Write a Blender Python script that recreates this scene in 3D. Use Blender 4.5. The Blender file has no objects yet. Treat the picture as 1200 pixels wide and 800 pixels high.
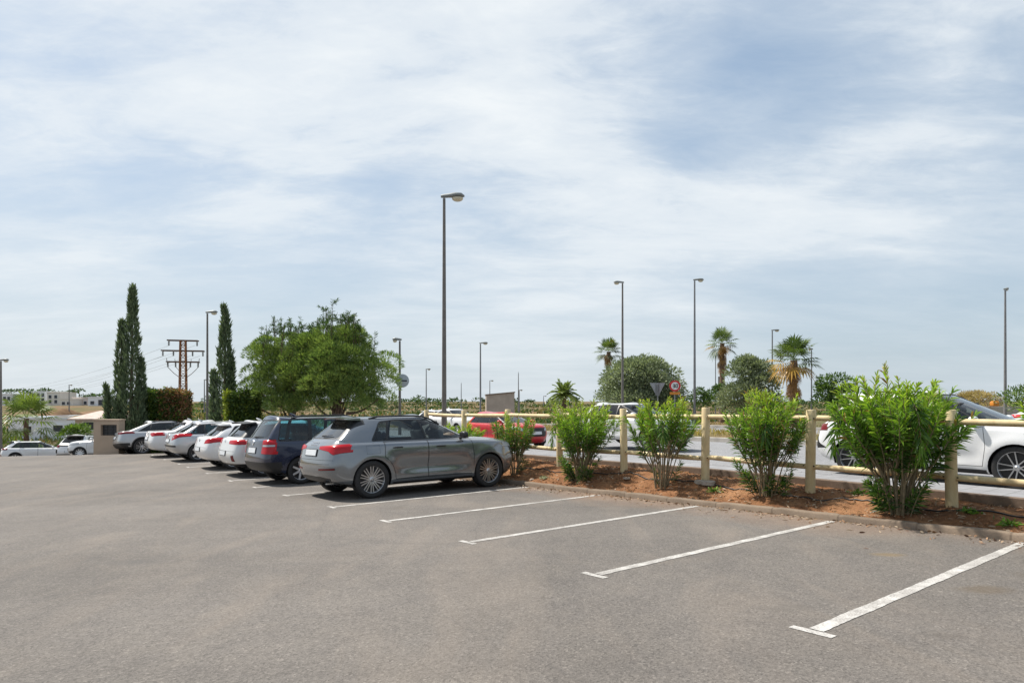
import bpy, bmesh, math, random
import numpy as np
from mathutils import Vector, Matrix
from mathutils.bvhtree import BVHTree
from mathutils.interpolate import poly_3d_calc
from math import radians as R, sin, cos, pi, sqrt, atan2

scene = bpy.context.scene
COL = scene.collection
random.seed(7)
RNG = np.random.default_rng(7)

# ------------------------------------------------------------------ camera
CAM_H = 1.54
cam_d = bpy.data.cameras.new('camera')
cam = bpy.data.objects.new('camera', cam_d)
COL.objects.link(cam)
cam.location = (0, 0, CAM_H)
cam.rotation_euler = (R(90), 0, 0)
cam_d.sensor_width = 36
cam_d.lens = 23.25
cam_d.shift_y = 70 / 1200
cam_d.clip_start = 0.05
cam_d.clip_end = 6000
scene.camera = cam
scene.view_settings.view_transform = 'Standard'
scene.view_settings.look = 'None'
scene.view_settings.gamma = 1
scene.view_settings.exposure = 0.74
try:
    scene.view_settings.use_curve_mapping = False
except Exception:
    pass
scene.cycles.max_bounces = 8
scene.cycles.transparent_max_bounces = 24
scene.cycles.use_denoising = True

# ------------------------------------------------------------------ sun and sky
SUN_EL = 57
SUN_VEC = Vector((-0.85, 0.46, 0)).normalized()           # towards the sun, in plan
sd = bpy.data.lights.new('sun', 'SUN')
sd.energy = 4.0
sd.angle = R(2.2)
sd.color = (1.0, 0.95, 0.87)
sun = bpy.data.objects.new('sun', sd)
COL.objects.link(sun)
sv = Vector((SUN_VEC.x * cos(R(SUN_EL)), SUN_VEC.y * cos(R(SUN_EL)), sin(R(SUN_EL))))
sun.rotation_euler = sv.to_track_quat('Z', 'Y').to_euler()

world = bpy.data.worlds.new('World')
scene.world = world
world.use_nodes = True
wt = world.node_tree
for n in list(wt.nodes):
    wt.nodes.remove(n)


class NT:
    """small helper to write node trees"""
    def __init__(self, tree):
        self.t = tree

    def n(self, kind, ins=None, **props):
        nd = self.t.nodes.new(kind)
        for k, v in props.items():
            setattr(nd, k, v)
        for k, v in (ins or {}).items():
            s = nd.inputs[k]
            if hasattr(v, 'is_output'):
                self.t.links.new(v, s)
            else:
                s.default_value = v
        return nd

    def math(self, op, a, b=0.0, clamp=False):
        nd = self.n('ShaderNodeMath', {0: a, 1: b}, operation=op)
        nd.use_clamp = clamp
        return nd.outputs[0]

    def ramp(self, fac, stops, interp='LINEAR'):
        nd = self.n('ShaderNodeValToRGB', {0: fac})
        cr = nd.color_ramp
        cr.interpolation = interp
        while len(cr.elements) < len(stops):
            cr.elements.new(0.5)
        for e, (p, c) in zip(cr.elements, stops):
            e.position = p
            e.color = (*c, 1) if len(c) == 3 else c
        return nd.outputs[0]

    def mix(self, fac, a, b, blend='MIX'):
        nd = self.n('ShaderNodeMix', None, data_type='RGBA', blend_type=blend)
        for i, v in ((0, fac), (6, a), (7, b)):
            s = nd.inputs[i]
            if hasattr(v, 'is_output'):
                self.t.links.new(v, s)
            else:
                s.default_value = (*v, 1) if isinstance(v, tuple) and len(v) == 3 else v
        return nd.outputs[2]

    def noise(self, vec, scale, detail=4, rough=0.55, dist=0.0):
        nd = self.n('ShaderNodeTexNoise', {'Scale': scale, 'Detail': detail, 'Roughness': rough, 'Distortion': dist})
        if vec is not None:
            self.t.links.new(vec, nd.inputs['Vector'])
        return nd.outputs[0]

    def mapping(self, vec, loc=(0, 0, 0), rot=(0, 0, 0), scale=(1, 1, 1)):
        return self.n('ShaderNodeMapping', {'Vector': vec, 'Location': loc, 'Rotation': rot, 'Scale': scale}).outputs[0]


CLOUD_BANKS = [(150, 70, 22, .22), (420, 90, 20, .24), (650, 60, 14, .10), (1180, 120, 14, .30), (1010, 190, 13, .26), (820, 240, 13, .18), (620, 300, 14, .10), (60, 330, 20, .08),
               (860, 115, 9, -.18), (960, 60, 9, -.18), (1120, 40, 10, -.14), (1050, 350, 17, -.24), (300, 235, 13, -.16), (100, 215, 12, -.14), (520, 225, 9, -.12), (1190, 260, 10, -.10)]
SKY_THIN = (2.95, 3.80, 4.65)
SKY_LOW = (3.75, 4.35, 4.80)
SKY_THICK = (5.9, 6.2, 6.4)


def build_sky():
    w = NT(wt)
    sky = w.n('ShaderNodeTexSky', sky_type='NISHITA')
    sky.sun_disc = False
    sky.sun_elevation = R(SUN_EL)
    sky.sun_rotation = atan2(SUN_VEC.x, SUN_VEC.y)
    sky.air_density = 1.0
    sky.dust_density = 1.6
    sky.ozone_density = 1.2
    tc = w.n('ShaderNodeTexCoord')
    d = tc.outputs['Generated']
    sp = w.n('ShaderNodeSeparateXYZ', {0: d})
    zz = w.math('MAXIMUM', sp.outputs[2], 0.0)
    den = w.math('ADD', zz, 0.16)
    px = w.math('DIVIDE', sp.outputs[0], den)
    py = w.math('DIVIDE', sp.outputs[1], den)
    p = w.n('ShaderNodeCombineXYZ', {0: px, 1: py, 2: 0.0}).outputs[0]
    # long soft bands, sheared by the wind
    m1 = w.mapping(p, loc=(0.35, 1.25, 0.0), rot=(0, 0, R(-24)), scale=(0.5, 1.0, 1))
    n1 = w.noise(m1, 1.5, 8, 0.56, 0.35)
    m2 = w.mapping(p, loc=(2.1, 0.4, 3.0), rot=(0, 0, R(-38)), scale=(0.8, 1.5, 1))
    n2 = w.noise(m2, 2.6, 8, 0.60, 0.4)
    # where the cloud banks and the clear gaps lie: direction, width, amount
    tot = None
    for (x, y, wid, amt) in CLOUD_BANKS:
        dv = Vector(((x - 600) / 775, 1.0, (470 - y) / 775)).normalized()
        dn = w.n('ShaderNodeVectorMath', {0: d, 1: tuple(dv)}, operation='DOT_PRODUCT').outputs['Value']
        mr = w.n('ShaderNodeMapRange', {'Value': dn, 'From Min': cos(R(wid)), 'From Max': 1.0, 'To Min': 0.0, 'To Max': amt}, interpolation_type='SMOOTHSTEP').outputs[0]
        tot = mr if tot is None else w.math('ADD', tot, mr)
    a = w.math('ADD', w.math('MULTIPLY', w.math('SUBTRACT', n1, 0.5), 1.5), w.math('MULTIPLY', w.math('SUBTRACT', n2, 0.5), 0.75))
    m4 = w.mapping(p, loc=(5.0, 1.4, 2.0), rot=(0, 0, R(-30)), scale=(0.8, 1.5, 1))
    n4 = w.noise(m4, 7.0, 9, 0.70, 1.6)                   # fine fibres
    a = w.math('ADD', a, w.math('MULTIPLY', w.math('SUBTRACT', n4, 0.5), 0.26))
    calm = w.ramp(zz, [(0.0, (0.25,) * 3), (0.10, (0.45,) * 3), (0.32, (1.0,) * 3)])
    a = w.math('ADD', w.math('ADD', w.math('MULTIPLY', a, calm), 0.43), tot)
    dens = w.ramp(a, [(0.10, (0.0,) * 3), (0.42, (0.36,) * 3), (0.66, (0.78,) * 3), (0.95, (1,) * 3)])
    # thin veil of high cirrus everywhere, thicker towards the horizon
    veil = w.ramp(zz, [(0.0, (0.92,) * 3), (0.10, (0.80,) * 3), (0.30, (0.60,) * 3), (0.7, (0.46,) * 3)])
    cover = w.math('SUBTRACT', 1.0, w.math('MULTIPLY', w.math('SUBTRACT', 1.0, dens), w.math('SUBTRACT', 1.0, veil)), clamp=True)
    low = w.ramp(zz, [(0.0, (0.95,) * 3), (0.07, (0.72,) * 3), (0.22, (0.22,) * 3), (0.40, (0.0,) * 3)])
    cloud = w.mix(dens, w.mix(low, SKY_THIN, SKY_LOW), SKY_THICK)
    col = w.mix(cover, sky.outputs[0], cloud)
    bg = w.n('ShaderNodeBackground', {'Color': col, 'Strength': 0.09})
    out = w.n('ShaderNodeOutputWorld')
    wt.links.new(bg.outputs[0], out.inputs[0])


build_sky()

# ------------------------------------------------------------------ plan: s = into the bays, t = along the row
AX = R(37.93)
S_ = Vector((cos(AX), sin(AX), 0))
T_ = Vector((-sin(AX), cos(AX), 0))


def W(s, t, z=0.0):
    return Vector((s * S_.x + t * T_.x, s * S_.y + t * T_.y, z))


def sstep(a, b, x):
    u = np.clip((np.asarray(x, float) - a) / (b - a), 0, 1)
    return u * u * (3 - 2 * u)


def lot_z(s, t):
    """the car park: falls 3 % along the row, flattens, then drops beyond its far edge"""
    t = np.asarray(t, float)
    s = np.asarray(s, float)
    z = -0.0305 * np.clip(t, -40, 18)
    z = z - 0.0305 * (np.clip(t, 18, 30) - 18) * 0.42
    e = 34.2 - 0.42 * np.clip(s, -30, 6)            # far edge, skewed
    e = np.maximum(e, 31.5)
    z = z - 0.088 * np.clip(t - e, 0, 24)
    return z


ROAD_Z = 0.05
PAVE_Z = 0.13


def soil_top(t):
    t = np.asarray(t, float)
    return 0.11 - 0.016 * np.clip(t - 9, 0, 14)


# ------------------------------------------------------------------ helpers
def tag(o, label=None, cat=None, group=None, kind=None):
    if label: o['label'] = label
    if cat: o['category'] = cat
    if group: o['group'] = group
    if kind: o['kind'] = kind
    return o


def empty(name, loc, rot=(0, 0, 0), label=None, cat=None, group=None):
    o = bpy.data.objects.new(name, None)
    o.empty_display_size = 0.3
    o.location = loc
    o.rotation_euler = rot
    COL.objects.link(o)
    return tag(o, label, cat, group)


def link(name, me, mats=None, parent=None, loc=None, rot=None):
    o = bpy.data.objects.new(name, me)
    COL.objects.link(o)
    if mats is not None:
        for m in (mats if isinstance(mats, (list, tuple)) else [mats]):
            me.materials.append(m)
    if parent is not None: o.parent = parent
    if loc is not None: o.location = loc
    if rot is not None: o.rotation_euler = rot
    return o


def np_mesh(name, V, faces, smooth=False, attrs=None, midx=None):
    """faces: list of int arrays (n,3) or (n,4)"""
    V = np.asarray(V, np.float32)
    me = bpy.data.meshes.new(name)
    faces = [np.asarray(f, np.int32) for f in faces if len(f)]
    nl = sum(f.size for f in faces)
    nf = sum(len(f) for f in faces)
    me.vertices.add(len(V))
    me.vertices.foreach_set('co', V.ravel())
    me.loops.add(nl)
    me.polygons.add(nf)
    me.loops.foreach_set('vertex_index', np.concatenate([f.ravel() for f in faces]))
    tot = np.concatenate([np.full(len(f), f.shape[1], np.int32) for f in faces])
    me.polygons.foreach_set('loop_start', np.concatenate([[0], np.cumsum(tot)[:-1]]).astype(np.int32))
    try:
        me.polygons.foreach_set('loop_total', tot)
    except Exception:
        pass
    if midx is not None:
        me.polygons.foreach_set('material_index', np.asarray(midx, np.int32))
    me.polygons.foreach_set('use_smooth', np.full(nf, smooth, bool))
    me.update(calc_edges=True)
    for k, a in (attrs or {}).items():
        at = me.attributes.new(k, 'FLOAT', 'POINT')
        at.data.foreach_set('value', np.asarray(a, np.float32))
    me.validate()
    return me


class MB:
    """collects boxes, tubes, lathes into ONE mesh"""
    def __init__(self):
        self.bm = bmesh.new()

    def box(self, c, size, rot=None, bevel=0.0, segs=2):
        m = Matrix.Translation(c)
        if rot is not None:
            m = m @ (rot.to_matrix().to_4x4() if hasattr(rot, 'to_matrix') else rot)
        m = m @ Matrix.Diagonal((*size, 1))
        g = bmesh.ops.create_cube(self.bm, size=1.0, matrix=m)
        if bevel:
            es = list({e for v in g['verts'] for e in v.link_edges})
            bmesh.ops.bevel(self.bm, geom=es, offset=bevel, segments=segs, profile=0.5, affect='EDGES')
        return self

    def tube(self, pts, rad, seg=8, cap=True):
        pts = [Vector(p) for p in pts]
        rad = list(rad) if hasattr(rad, '__len__') else [rad] * len(pts)
        rings = []
        up = None
        for i, p in enumerate(pts):
            d = (pts[min(i + 1, len(pts) - 1)] - pts[max(i - 1, 0)]).normalized()
            if up is None:
                up = d.orthogonal().normalized()
            else:
                up = (up - d * up.dot(d)).normalized()
            v2 = d.cross(up)
            rings.append([self.bm.verts.new(p + (up * cos(2 * pi * k / seg) + v2 * sin(2 * pi * k / seg)) * rad[i]) for k in range(seg)])
        for a, b in zip(rings, rings[1:]):
            for k in range(seg):
                self.bm.faces.new((a[k], a[(k + 1) % seg], b[(k + 1) % seg], b[k]))
        if cap:
            self.bm.faces.new(list(reversed(rings[0])))
            self.bm.faces.new(rings[-1])
        return self

    def lathe(self, prof, m=None, seg=32, closed=False):
        """prof: (radius, height) pairs round local z"""
        m = m or Matrix.Identity(4)
        rings = []
        for r, h in prof:
            if r < 1e-5:
                rings.append([self.bm.verts.new(m @ Vector((0, 0, h)))])
            else:
                rings.append([self.bm.verts.new(m @ Vector((r * cos(2 * pi * k / seg), r * sin(2 * pi * k / seg), h))) for k in range(seg)])
        pairs = list(zip(rings, rings[1:])) + ([(rings[-1], rings[0])] if closed else [])
        for a, b in pairs:
            for k in range(seg):
                k2 = (k + 1) % seg
                if len(a) == 1 and len(b) > 1:
                    self.bm.faces.new((a[0], b[k2], b[k]))
                elif len(b) == 1 and len(a) > 1:
                    self.bm.faces.new((a[k], a[k2], b[0]))
                elif len(a) > 1:
                    self.bm.faces.new((a[k], a[k2], b[k2], b[k]))
        return self

    def poly(self, pts, thick=0.0, direction=None):
        vs = [self.bm.verts.new(p) for p in pts]
        f = self.bm.faces.new(vs)
        if thick:
            f.normal_update()
            n = (Vector(direction) if direction is not None else f.normal) * thick
            r = bmesh.ops.extrude_face_region(self.bm, geom=[f])
            bmesh.ops.translate(self.bm, verts=[g for g in r['geom'] if isinstance(g, bmesh.types.BMVert)], vec=n)
        return self

    def build(self, name, mat=None, parent=None, smooth=False, loc=None, rot=None, angle=40):
        bmesh.ops.recalc_face_normals(self.bm, faces=self.bm.faces)
        me = bpy.data.meshes.new(name)
        if smooth:
            for f in self.bm.faces: f.smooth = True
            for e in self.bm.edges:
                if len(e.link_faces) == 2 and e.calc_face_angle(0) > R(angle):
                    e.smooth = False
        self.bm.to_mesh(me)
        self.bm.free()
        return link(name, me, mat, parent, loc, rot)


# ------------------------------------------------------------------ materials
def new_mat(name):
    m = bpy.data.materials.new(name)
    m.use_nodes = True
    t = NT(m.node_tree)
    b = m.node_tree.nodes['Principled BSDF']
    return m, t, b


def setb(t, b, **k):
    names = {'color': 'Base Color', 'rough': 'Roughness', 'metal': 'Metallic', 'coat': 'Coat Weight',
             'coat_rough': 'Coat Roughness', 'spec': 'Specular IOR Level', 'normal': 'Normal', 'trans': 'Transmission Weight',
             'alpha': 'Alpha', 'subs': 'Subsurface Weight', 'emit': 'Emission Color', 'emit_s': 'Emission Strength'}
    for key, v in k.items():
        s = b.inputs[names[key]]
        if hasattr(v, 'is_output'):
            t.t.links.new(v, s)
        elif isinstance(v, tuple) and len(v) == 3:
            s.default_value = (*v, 1)
        else:
            s.default_value = v


def plain(name, color, rough=0.6, metal=0.0, var=0.12, scale=6.0, bump=0.0, bscale=40.0, **k):
    m, t, b = new_mat(name)
    tc = t.n('ShaderNodeTexCoord').outputs['Object']
    n = t.noise(tc, scale, 5, 0.6)
    lo = tuple(c * (1 - var) for c in color)
    hi = tuple(min(1, c * (1 + var)) for c in color)
    setb(t, b, color=t.ramp(n, [(0.3, lo), (0.7, hi)]), rough=rough, metal=metal, **k)
    if bump:
        n2 = t.noise(tc, bscale, 4, 0.6)
        setb(t, b, normal=t.n('ShaderNodeBump', {'Height': n2, 'Strength': bump, 'Distance': 0.02}).outputs[0])
    return m


def paint(name, color, metal=0.0, rough=0.35, coat=1.0, dirt=0.05):
    m, t, b = new_mat(name)
    tc = t.n('ShaderNodeTexCoord').outputs['Object']
    n = t.noise(tc, 3.0, 6, 0.65)
    fl = t.noise(tc, 900.0, 1, 0.5)
    c = t.ramp(fl, [(0.3, tuple(x * 0.93 for x in color)), (0.7, tuple(min(1, x * 1.07) for x in color))])
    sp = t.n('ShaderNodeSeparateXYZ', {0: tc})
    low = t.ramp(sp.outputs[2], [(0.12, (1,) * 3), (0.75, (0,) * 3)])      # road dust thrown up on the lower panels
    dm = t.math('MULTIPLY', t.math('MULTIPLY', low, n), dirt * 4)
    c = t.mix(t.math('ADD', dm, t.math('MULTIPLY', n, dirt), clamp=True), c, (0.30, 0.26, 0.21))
    setb(t, b, color=c, metal=metal, rough=rough, coat=coat, coat_rough=0.04)
    wv = t.noise(tc, 2.2, 2, 0.5)
    setb(t, b, normal=t.n('ShaderNodeBump', {'Height': wv, 'Strength': 0.035, 'Distance': 0.05}).outputs[0])
    return m


def glass(name, tint, opacity, rough=0.02, ior=1.5):
    """tinted car glass: see-through with a mirror-like skin"""
    m, t, b = new_mat(name)
    m.node_tree.nodes.remove(b)
    tr = t.n('ShaderNodeBsdfTransparent', {'Color': (*tint, 1)})
    gl = t.n('ShaderNodeBsdfGlossy', {'Color': (1, 1, 1, 1), 'Roughness': rough})
    fr = t.n('ShaderNodeFresnel', {'IOR': ior}).outputs[0]
    dk = t.n('ShaderNodeBsdfDiffuse', {'Color': (0.012, 0.014, 0.016, 1)})
    m1 = t.n('ShaderNodeMixShader', {0: opacity, 1: tr.outputs[0], 2: dk.outputs[0]})
    ms = t.n('ShaderNodeMixShader', {0: t.math('MULTIPLY', fr, 1.15, clamp=True), 1: m1.outputs[0], 2: gl.outputs[0]})
    t.t.links.new(ms.outputs[0], m.node_tree.nodes['Material Output'].inputs[0])
    return m


M = {}
M['black_trim'] = plain('black_trim', (0.014, 0.014, 0.015), 0.45, var=0.1, scale=30)
M['gap'] = plain('panel_gap', (0.008, 0.008, 0.008), 0.8)
M['rubber'] = plain('tyre_rubber', (0.022, 0.021, 0.021), 0.75, var=0.25, scale=20, bump=0.3, bscale=120)
M['under'] = plain('underbody', (0.012, 0.012, 0.013), 0.9)
M['alloy'] = plain('alloy', (0.52, 0.52, 0.53), 0.28, 0.85, var=0.06)
M['alloy_white'] = plain('bright_alloy', (0.66, 0.66, 0.67), 0.3, 0.55, var=0.05)
M['alloy_dark'] = plain('dark_alloy', (0.02, 0.02, 0.022), 0.35, 0.3)
M['disc'] = plain('brake_disc', (0.05, 0.047, 0.044), 0.55, 0.3, var=0.3, scale=20)
M['chrome'] = plain('chrome', (0.75, 0.75, 0.76), 0.12, 1.0, var=0.02)
M['plate'] = plain('plate_white', (0.62, 0.64, 0.66), 0.4, var=0.04)
M['seat'] = plain('seat_cloth', (0.03, 0.03, 0.032), 0.85)
M['seat_pale'] = plain('seat_cloth_grey', (0.10, 0.10, 0.105), 0.85)
M['glass'] = glass('car_glass', (0.80, 0.90, 0.89), 0.03)
M['glass_rear'] = glass('rear_glass', (.5, .6, .62), .35, .03, 2.1)
M['glass_dark'] = glass('privacy_glass', (0.42, 0.50, 0.53), 0.22)
M['glass_blue'] = glass('blue_tinted_glass', (0.36, 0.66, 0.72), 0.06)
M['indicator'] = plain('indicator_amber', (0.55, 0.20, 0.02), 0.2)


def lens_mat(name, color):
    m, t, b = new_mat(name)
    tc = t.n('ShaderNodeTexCoord').outputs['Object']
    wv = t.n('ShaderNodeTexWave', {'Vector': tc, 'Scale': 14.0, 'Distortion': 0.6, 'Detail': 1.0}, wave_type='BANDS', bands_direction='Z').outputs['Fac']
    c = t.ramp(wv, [(0.2, tuple(x * 0.72 for x in color)), (0.8, tuple(min(1, x * 1.25) for x in color))])
    setb(t, b, color=c, rough=0.22, coat=0.15, coat_rough=0.02, spec=.35)
    return m


M['tail'] = lens_mat('tail_lens', (0.42, 0.004, 0.010))
M['tail_dark'] = lens_mat('tail_lens_dark', (0.16, 0.008, 0.010))
M['lamp_clear'] = lens_mat('clear_lens', (0.42, 0.44, 0.46))
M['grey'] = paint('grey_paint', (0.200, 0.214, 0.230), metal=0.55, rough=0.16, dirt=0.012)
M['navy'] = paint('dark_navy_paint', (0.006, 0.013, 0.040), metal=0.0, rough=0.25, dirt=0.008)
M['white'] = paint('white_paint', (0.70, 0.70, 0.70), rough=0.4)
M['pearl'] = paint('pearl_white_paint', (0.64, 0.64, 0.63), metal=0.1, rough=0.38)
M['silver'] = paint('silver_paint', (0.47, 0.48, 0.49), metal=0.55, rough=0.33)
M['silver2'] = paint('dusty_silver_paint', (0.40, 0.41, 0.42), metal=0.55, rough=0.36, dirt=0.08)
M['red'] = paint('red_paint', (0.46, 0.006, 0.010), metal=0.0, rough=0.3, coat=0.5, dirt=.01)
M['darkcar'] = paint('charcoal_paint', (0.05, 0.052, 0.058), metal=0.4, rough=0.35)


# ------------------------------------------------------------------ cars
FR = [0.10, 0.24, 0.38, 0.52, 0.66, 0.79, 0.91]


def body_rows(P):
    """horizontal rings of the body cage, from the floor to the roof"""
    L, w, H = P['L'], P['w'], P['H']
    zb, zt, zh = P['belt'], P['tail_z'], P['hood_z']
    b0 = P.get('bottom', 0.20)

    def row(xr, xf, rc, fc, zr, s0, s1, zf, wr, wm, wf, bow=0.03, fbow=0.06):
        return dict(xr=xr, xf=xf, rc=rc, fc=fc, z=(zr, s0, s1, zf), w=(wr, wm, wf), bow=bow, fbow=fbow)
    rr, fr = P.get('rear_round', 0.24), P.get('front_round', 0.42)
    mid = lambda a, b, f: a + (b - a) * f
    cx, rbx, rbz = P['cowl_x'], P['rwin_x'], P['rwin_z']
    wt_, rt = P['wtop_x'], P['rtop_x']
    wr = P['w_roof']
    sl = P.get('shoulder', 0.07)                   # width of the shoulder outside the glass
    rows = [
        row(0.34, L - 0.36, rr, fr, b0 + .08, b0, b0, b0, w - .16, w - .12, w - .20),
        row(0.12, L - 0.13, rr, fr, b0 + .11, b0 + .05, b0 + .05, b0 + .02, w - .06, w - .045, w - .10),
        row(0.03, L - 0.03, rr, fr, .46, .44, .44, .40, w - .03, w - .025, w - .05),
        row(0.00, L, rr, fr, .60, .62, .62, .58, w - .02, w - .012, w - .04),
        row(P.get('x4', 0.06), L - 0.045, rr, fr, mid(.66, zt, .45), zb - .20, zb - .20, zh - .13, w - .03, w, w - .05),
        row(P.get('x5', 0.10), L - 0.12, rr, fr, zt - .02, zb - .095, zb - .10, zh - .03, w - .05, w - .012, w - .07),
        row(P.get('x5', 0.10) + .045, L - 0.22, rr, fr, zt + .015, zb - .045, zb - .055, zh + .015, w - .085, w - .035, w - .12),
        row(mid(P.get('x5', .1) + .045, rbx, .55), mid(L - .22, cx, .5), rr, fr * .95, mid(zt + .02, rbz, .62), zb - .022, zb - .02,
            mid(zh, P['cowl_z'], .62) + .02, w - sl - .05, w - sl - .01, w - sl - .12),
        row(rbx, cx, rr * .62, .34, rbz, zb, zb, P['cowl_z'], w - sl - .05, w - sl - .03, w - sl - .10, .05, .12),
        row(mid(rbx, rt, .5), mid(cx, wt_, .5), rr * .55, .27, mid(rbz, H - .12, .52), mid(zb, H - .14, .5), mid(zb, H - .14, .5),
            mid(P['cowl_z'], H - .10, .53), mid(w - sl, wr, .48) - .03, mid(w - sl - .03, wr, .42), mid(w - sl - .10, wr, .42), .05, .11),
        row(rt - .02, wt_ + .05, .20, .20, P.get('rear_roof_z', H - .12) - .03, H - .155, H - .15, H - .105, wr - .05, wr, wr - .03, .04, .09),
        row(rt + .02, wt_ - .06, .18, .18, P.get('rear_roof_z', H - .12) + .035, H - .085, H - .075, H - .055, wr - .10, wr - .055, wr - .09, .04, .08),
    ]
    for k, v in P.get('tweak', {}).items():
        rows[k].update(v)
    return rows


def ring_points(r):
    zr, s0, s1, zf = r['z']
    wr, wm, wf = r['w']
    xr, xf, rc, fc = r['xr'], r['xf'], r['rc'], r['fc']
    ry, fy = min(rc, .30), min(fc, .36)
    b, fb = r['bow'], r['fbow']
    pts = [(xr, 0, zr), (xr + b * .30, wr * .5, zr), (xr + b + rc * .14, wr - ry * .42, zr), (xr + b + rc * .72, wr - .015, zr * .6 + s0 * .4)]
    xa, xb = xr + b + rc, xf - fb - fc
    for f in FR:
        k = min(1, f / .3)
        q = max(0, (f - .62) / .38)
        ww = (wr + (wm - wr) * (1 - (1 - k) ** 2)) if f < .5 else (wm + (wf + .03 - wm) * q ** 2)
        pts.append((xa + (xb - xa) * f, ww, s0 + (s1 - s0) * f))
    pts += [(xf - fb - fc * .70, wf - .015, zf * .5 + s1 * .5), (xf - fb - fc * .16, wf - fy * .46, zf), (xf - fb * .30, wf * .5, zf), (xf, 0, zf)]
    return pts


def body_mesh(P, level=3):
    rows = body_rows(P)
    bm = bmesh.new()
    rings = []
    for r in rows:
        half = ring_points(r)
        rt = [bm.verts.new(p) for p in half]
        lt = [rt[0]] + [bm.verts.new((p[0], -p[1], p[2])) for p in half[1:-1]] + [rt[-1]]
        rings.append((rt, lt))
    n = len(rings[0][0])
    for (a, al), (b, bl) in zip(rings, rings[1:]):
        for i in range(n - 1):
            bm.faces.new((a[i + 1], a[i], b[i], b[i + 1]))
            bm.faces.new((al[i], al[i + 1], bl[i + 1], bl[i]))

    def cap(rt, lt, zfun, flip):
        prev = None
        for i in range(n):
            if i in (0, n - 1):
                mid = rt[i]
            else:
                mid = bm.verts.new(((rt[i].co.x + lt[i].co.x) / 2, 0, zfun(rt[i].co)))
            if prev is not None:
                p, j = prev
                for side, (A, B) in ((0, (rt[j], rt[i])), (1, (lt[j], lt[i]))):
                    vs = []
                    for v in (A, B, mid, p):
                        if v not in vs: vs.append(v)
                    if (side == 0) ^ flip: vs.reverse()
                    if len(vs) > 2: bm.faces.new(vs)
            prev = (mid, i)
    H = P['H']
    cap(rings[-1][0], rings[-1][1], lambda c: c.z + P.get('crown', 0.05), False)
    cap(rings[0][0], rings[0][1], lambda c: c.z, True)
    bmesh.ops.recalc_face_normals(bm, faces=bm.faces)
    cl = bm.edges.layers.float.new('crease_edge')
    for k, v in P.get('crease', {5: .35, 6: .25, 8: .45, 11: .2}).items():
        rt, lt = rings[k]
        for ring in (rt, lt):
            for i in range(n - 1):
                e = bm.edges.get((ring[i], ring[i + 1]))
                if e: e[cl] = v
    me = bpy.data.meshes.new('cage')
    bm.to_mesh(me)
    bm.free()
    ob = bpy.data.objects.new('cage', me)
    COL.objects.link(ob)
    md = ob.modifiers.new('s', 'SUBSURF')
    md.levels = level
    md.render_levels = level
    dg = bpy.context.evaluated_depsgraph_get()
    me2 = bpy.data.meshes.new_from_object(ob.evaluated_get(dg))
    bpy.data.objects.remove(ob)
    bpy.data.meshes.remove(me)
    # fender swell round the wheels, and a hollow along the doors
    n = len(me2.vertices)
    co = np.empty(n * 3, np.float32)
    me2.vertices.foreach_get('co', co)
    co = co.reshape(-1, 3)
    R_ = P['R']
    side = np.abs(co[:, 1]) > P['w'] * .72
    for xw in P['wb']:
        d = np.hypot(co[:, 0] - xw, co[:, 2] - R_)
        k = np.exp(-((d - R_ - .06) / .13) ** 2) * P.get('flare', .02)
        co[side, 1] += (np.sign(co[:, 1]) * k)[side]
    xc = (P['wb'][0] + P['wb'][1]) / 2
    hollow = np.exp(-((co[:, 0] - xc) / .75) ** 4) * (np.exp(-((co[:, 2] - P.get('scoop_z', .52)) / .10) ** 2) * P.get('scoop', .022)
                                                     - np.exp(-((co[:, 2] - P.get('scoop_z', .52) + .17) / .06) ** 2) * .012)
    co[side, 1] -= (np.sign(co[:, 1]) * hollow)[side]
    me2.vertices.foreach_set('co', co.ravel())
    me2.update()
    return me2


def inside(poly, x, y):
    c = False
    j = len(poly) - 1
    for i in range(len(poly)):
        (xi, yi), (xj, yj) = poly[i], poly[j]
        if (yi > y) != (yj > y) and x < (xj - xi) * (y - yi) / (yj - yi) + xi:
            c = not c
        j = i
    return c


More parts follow.
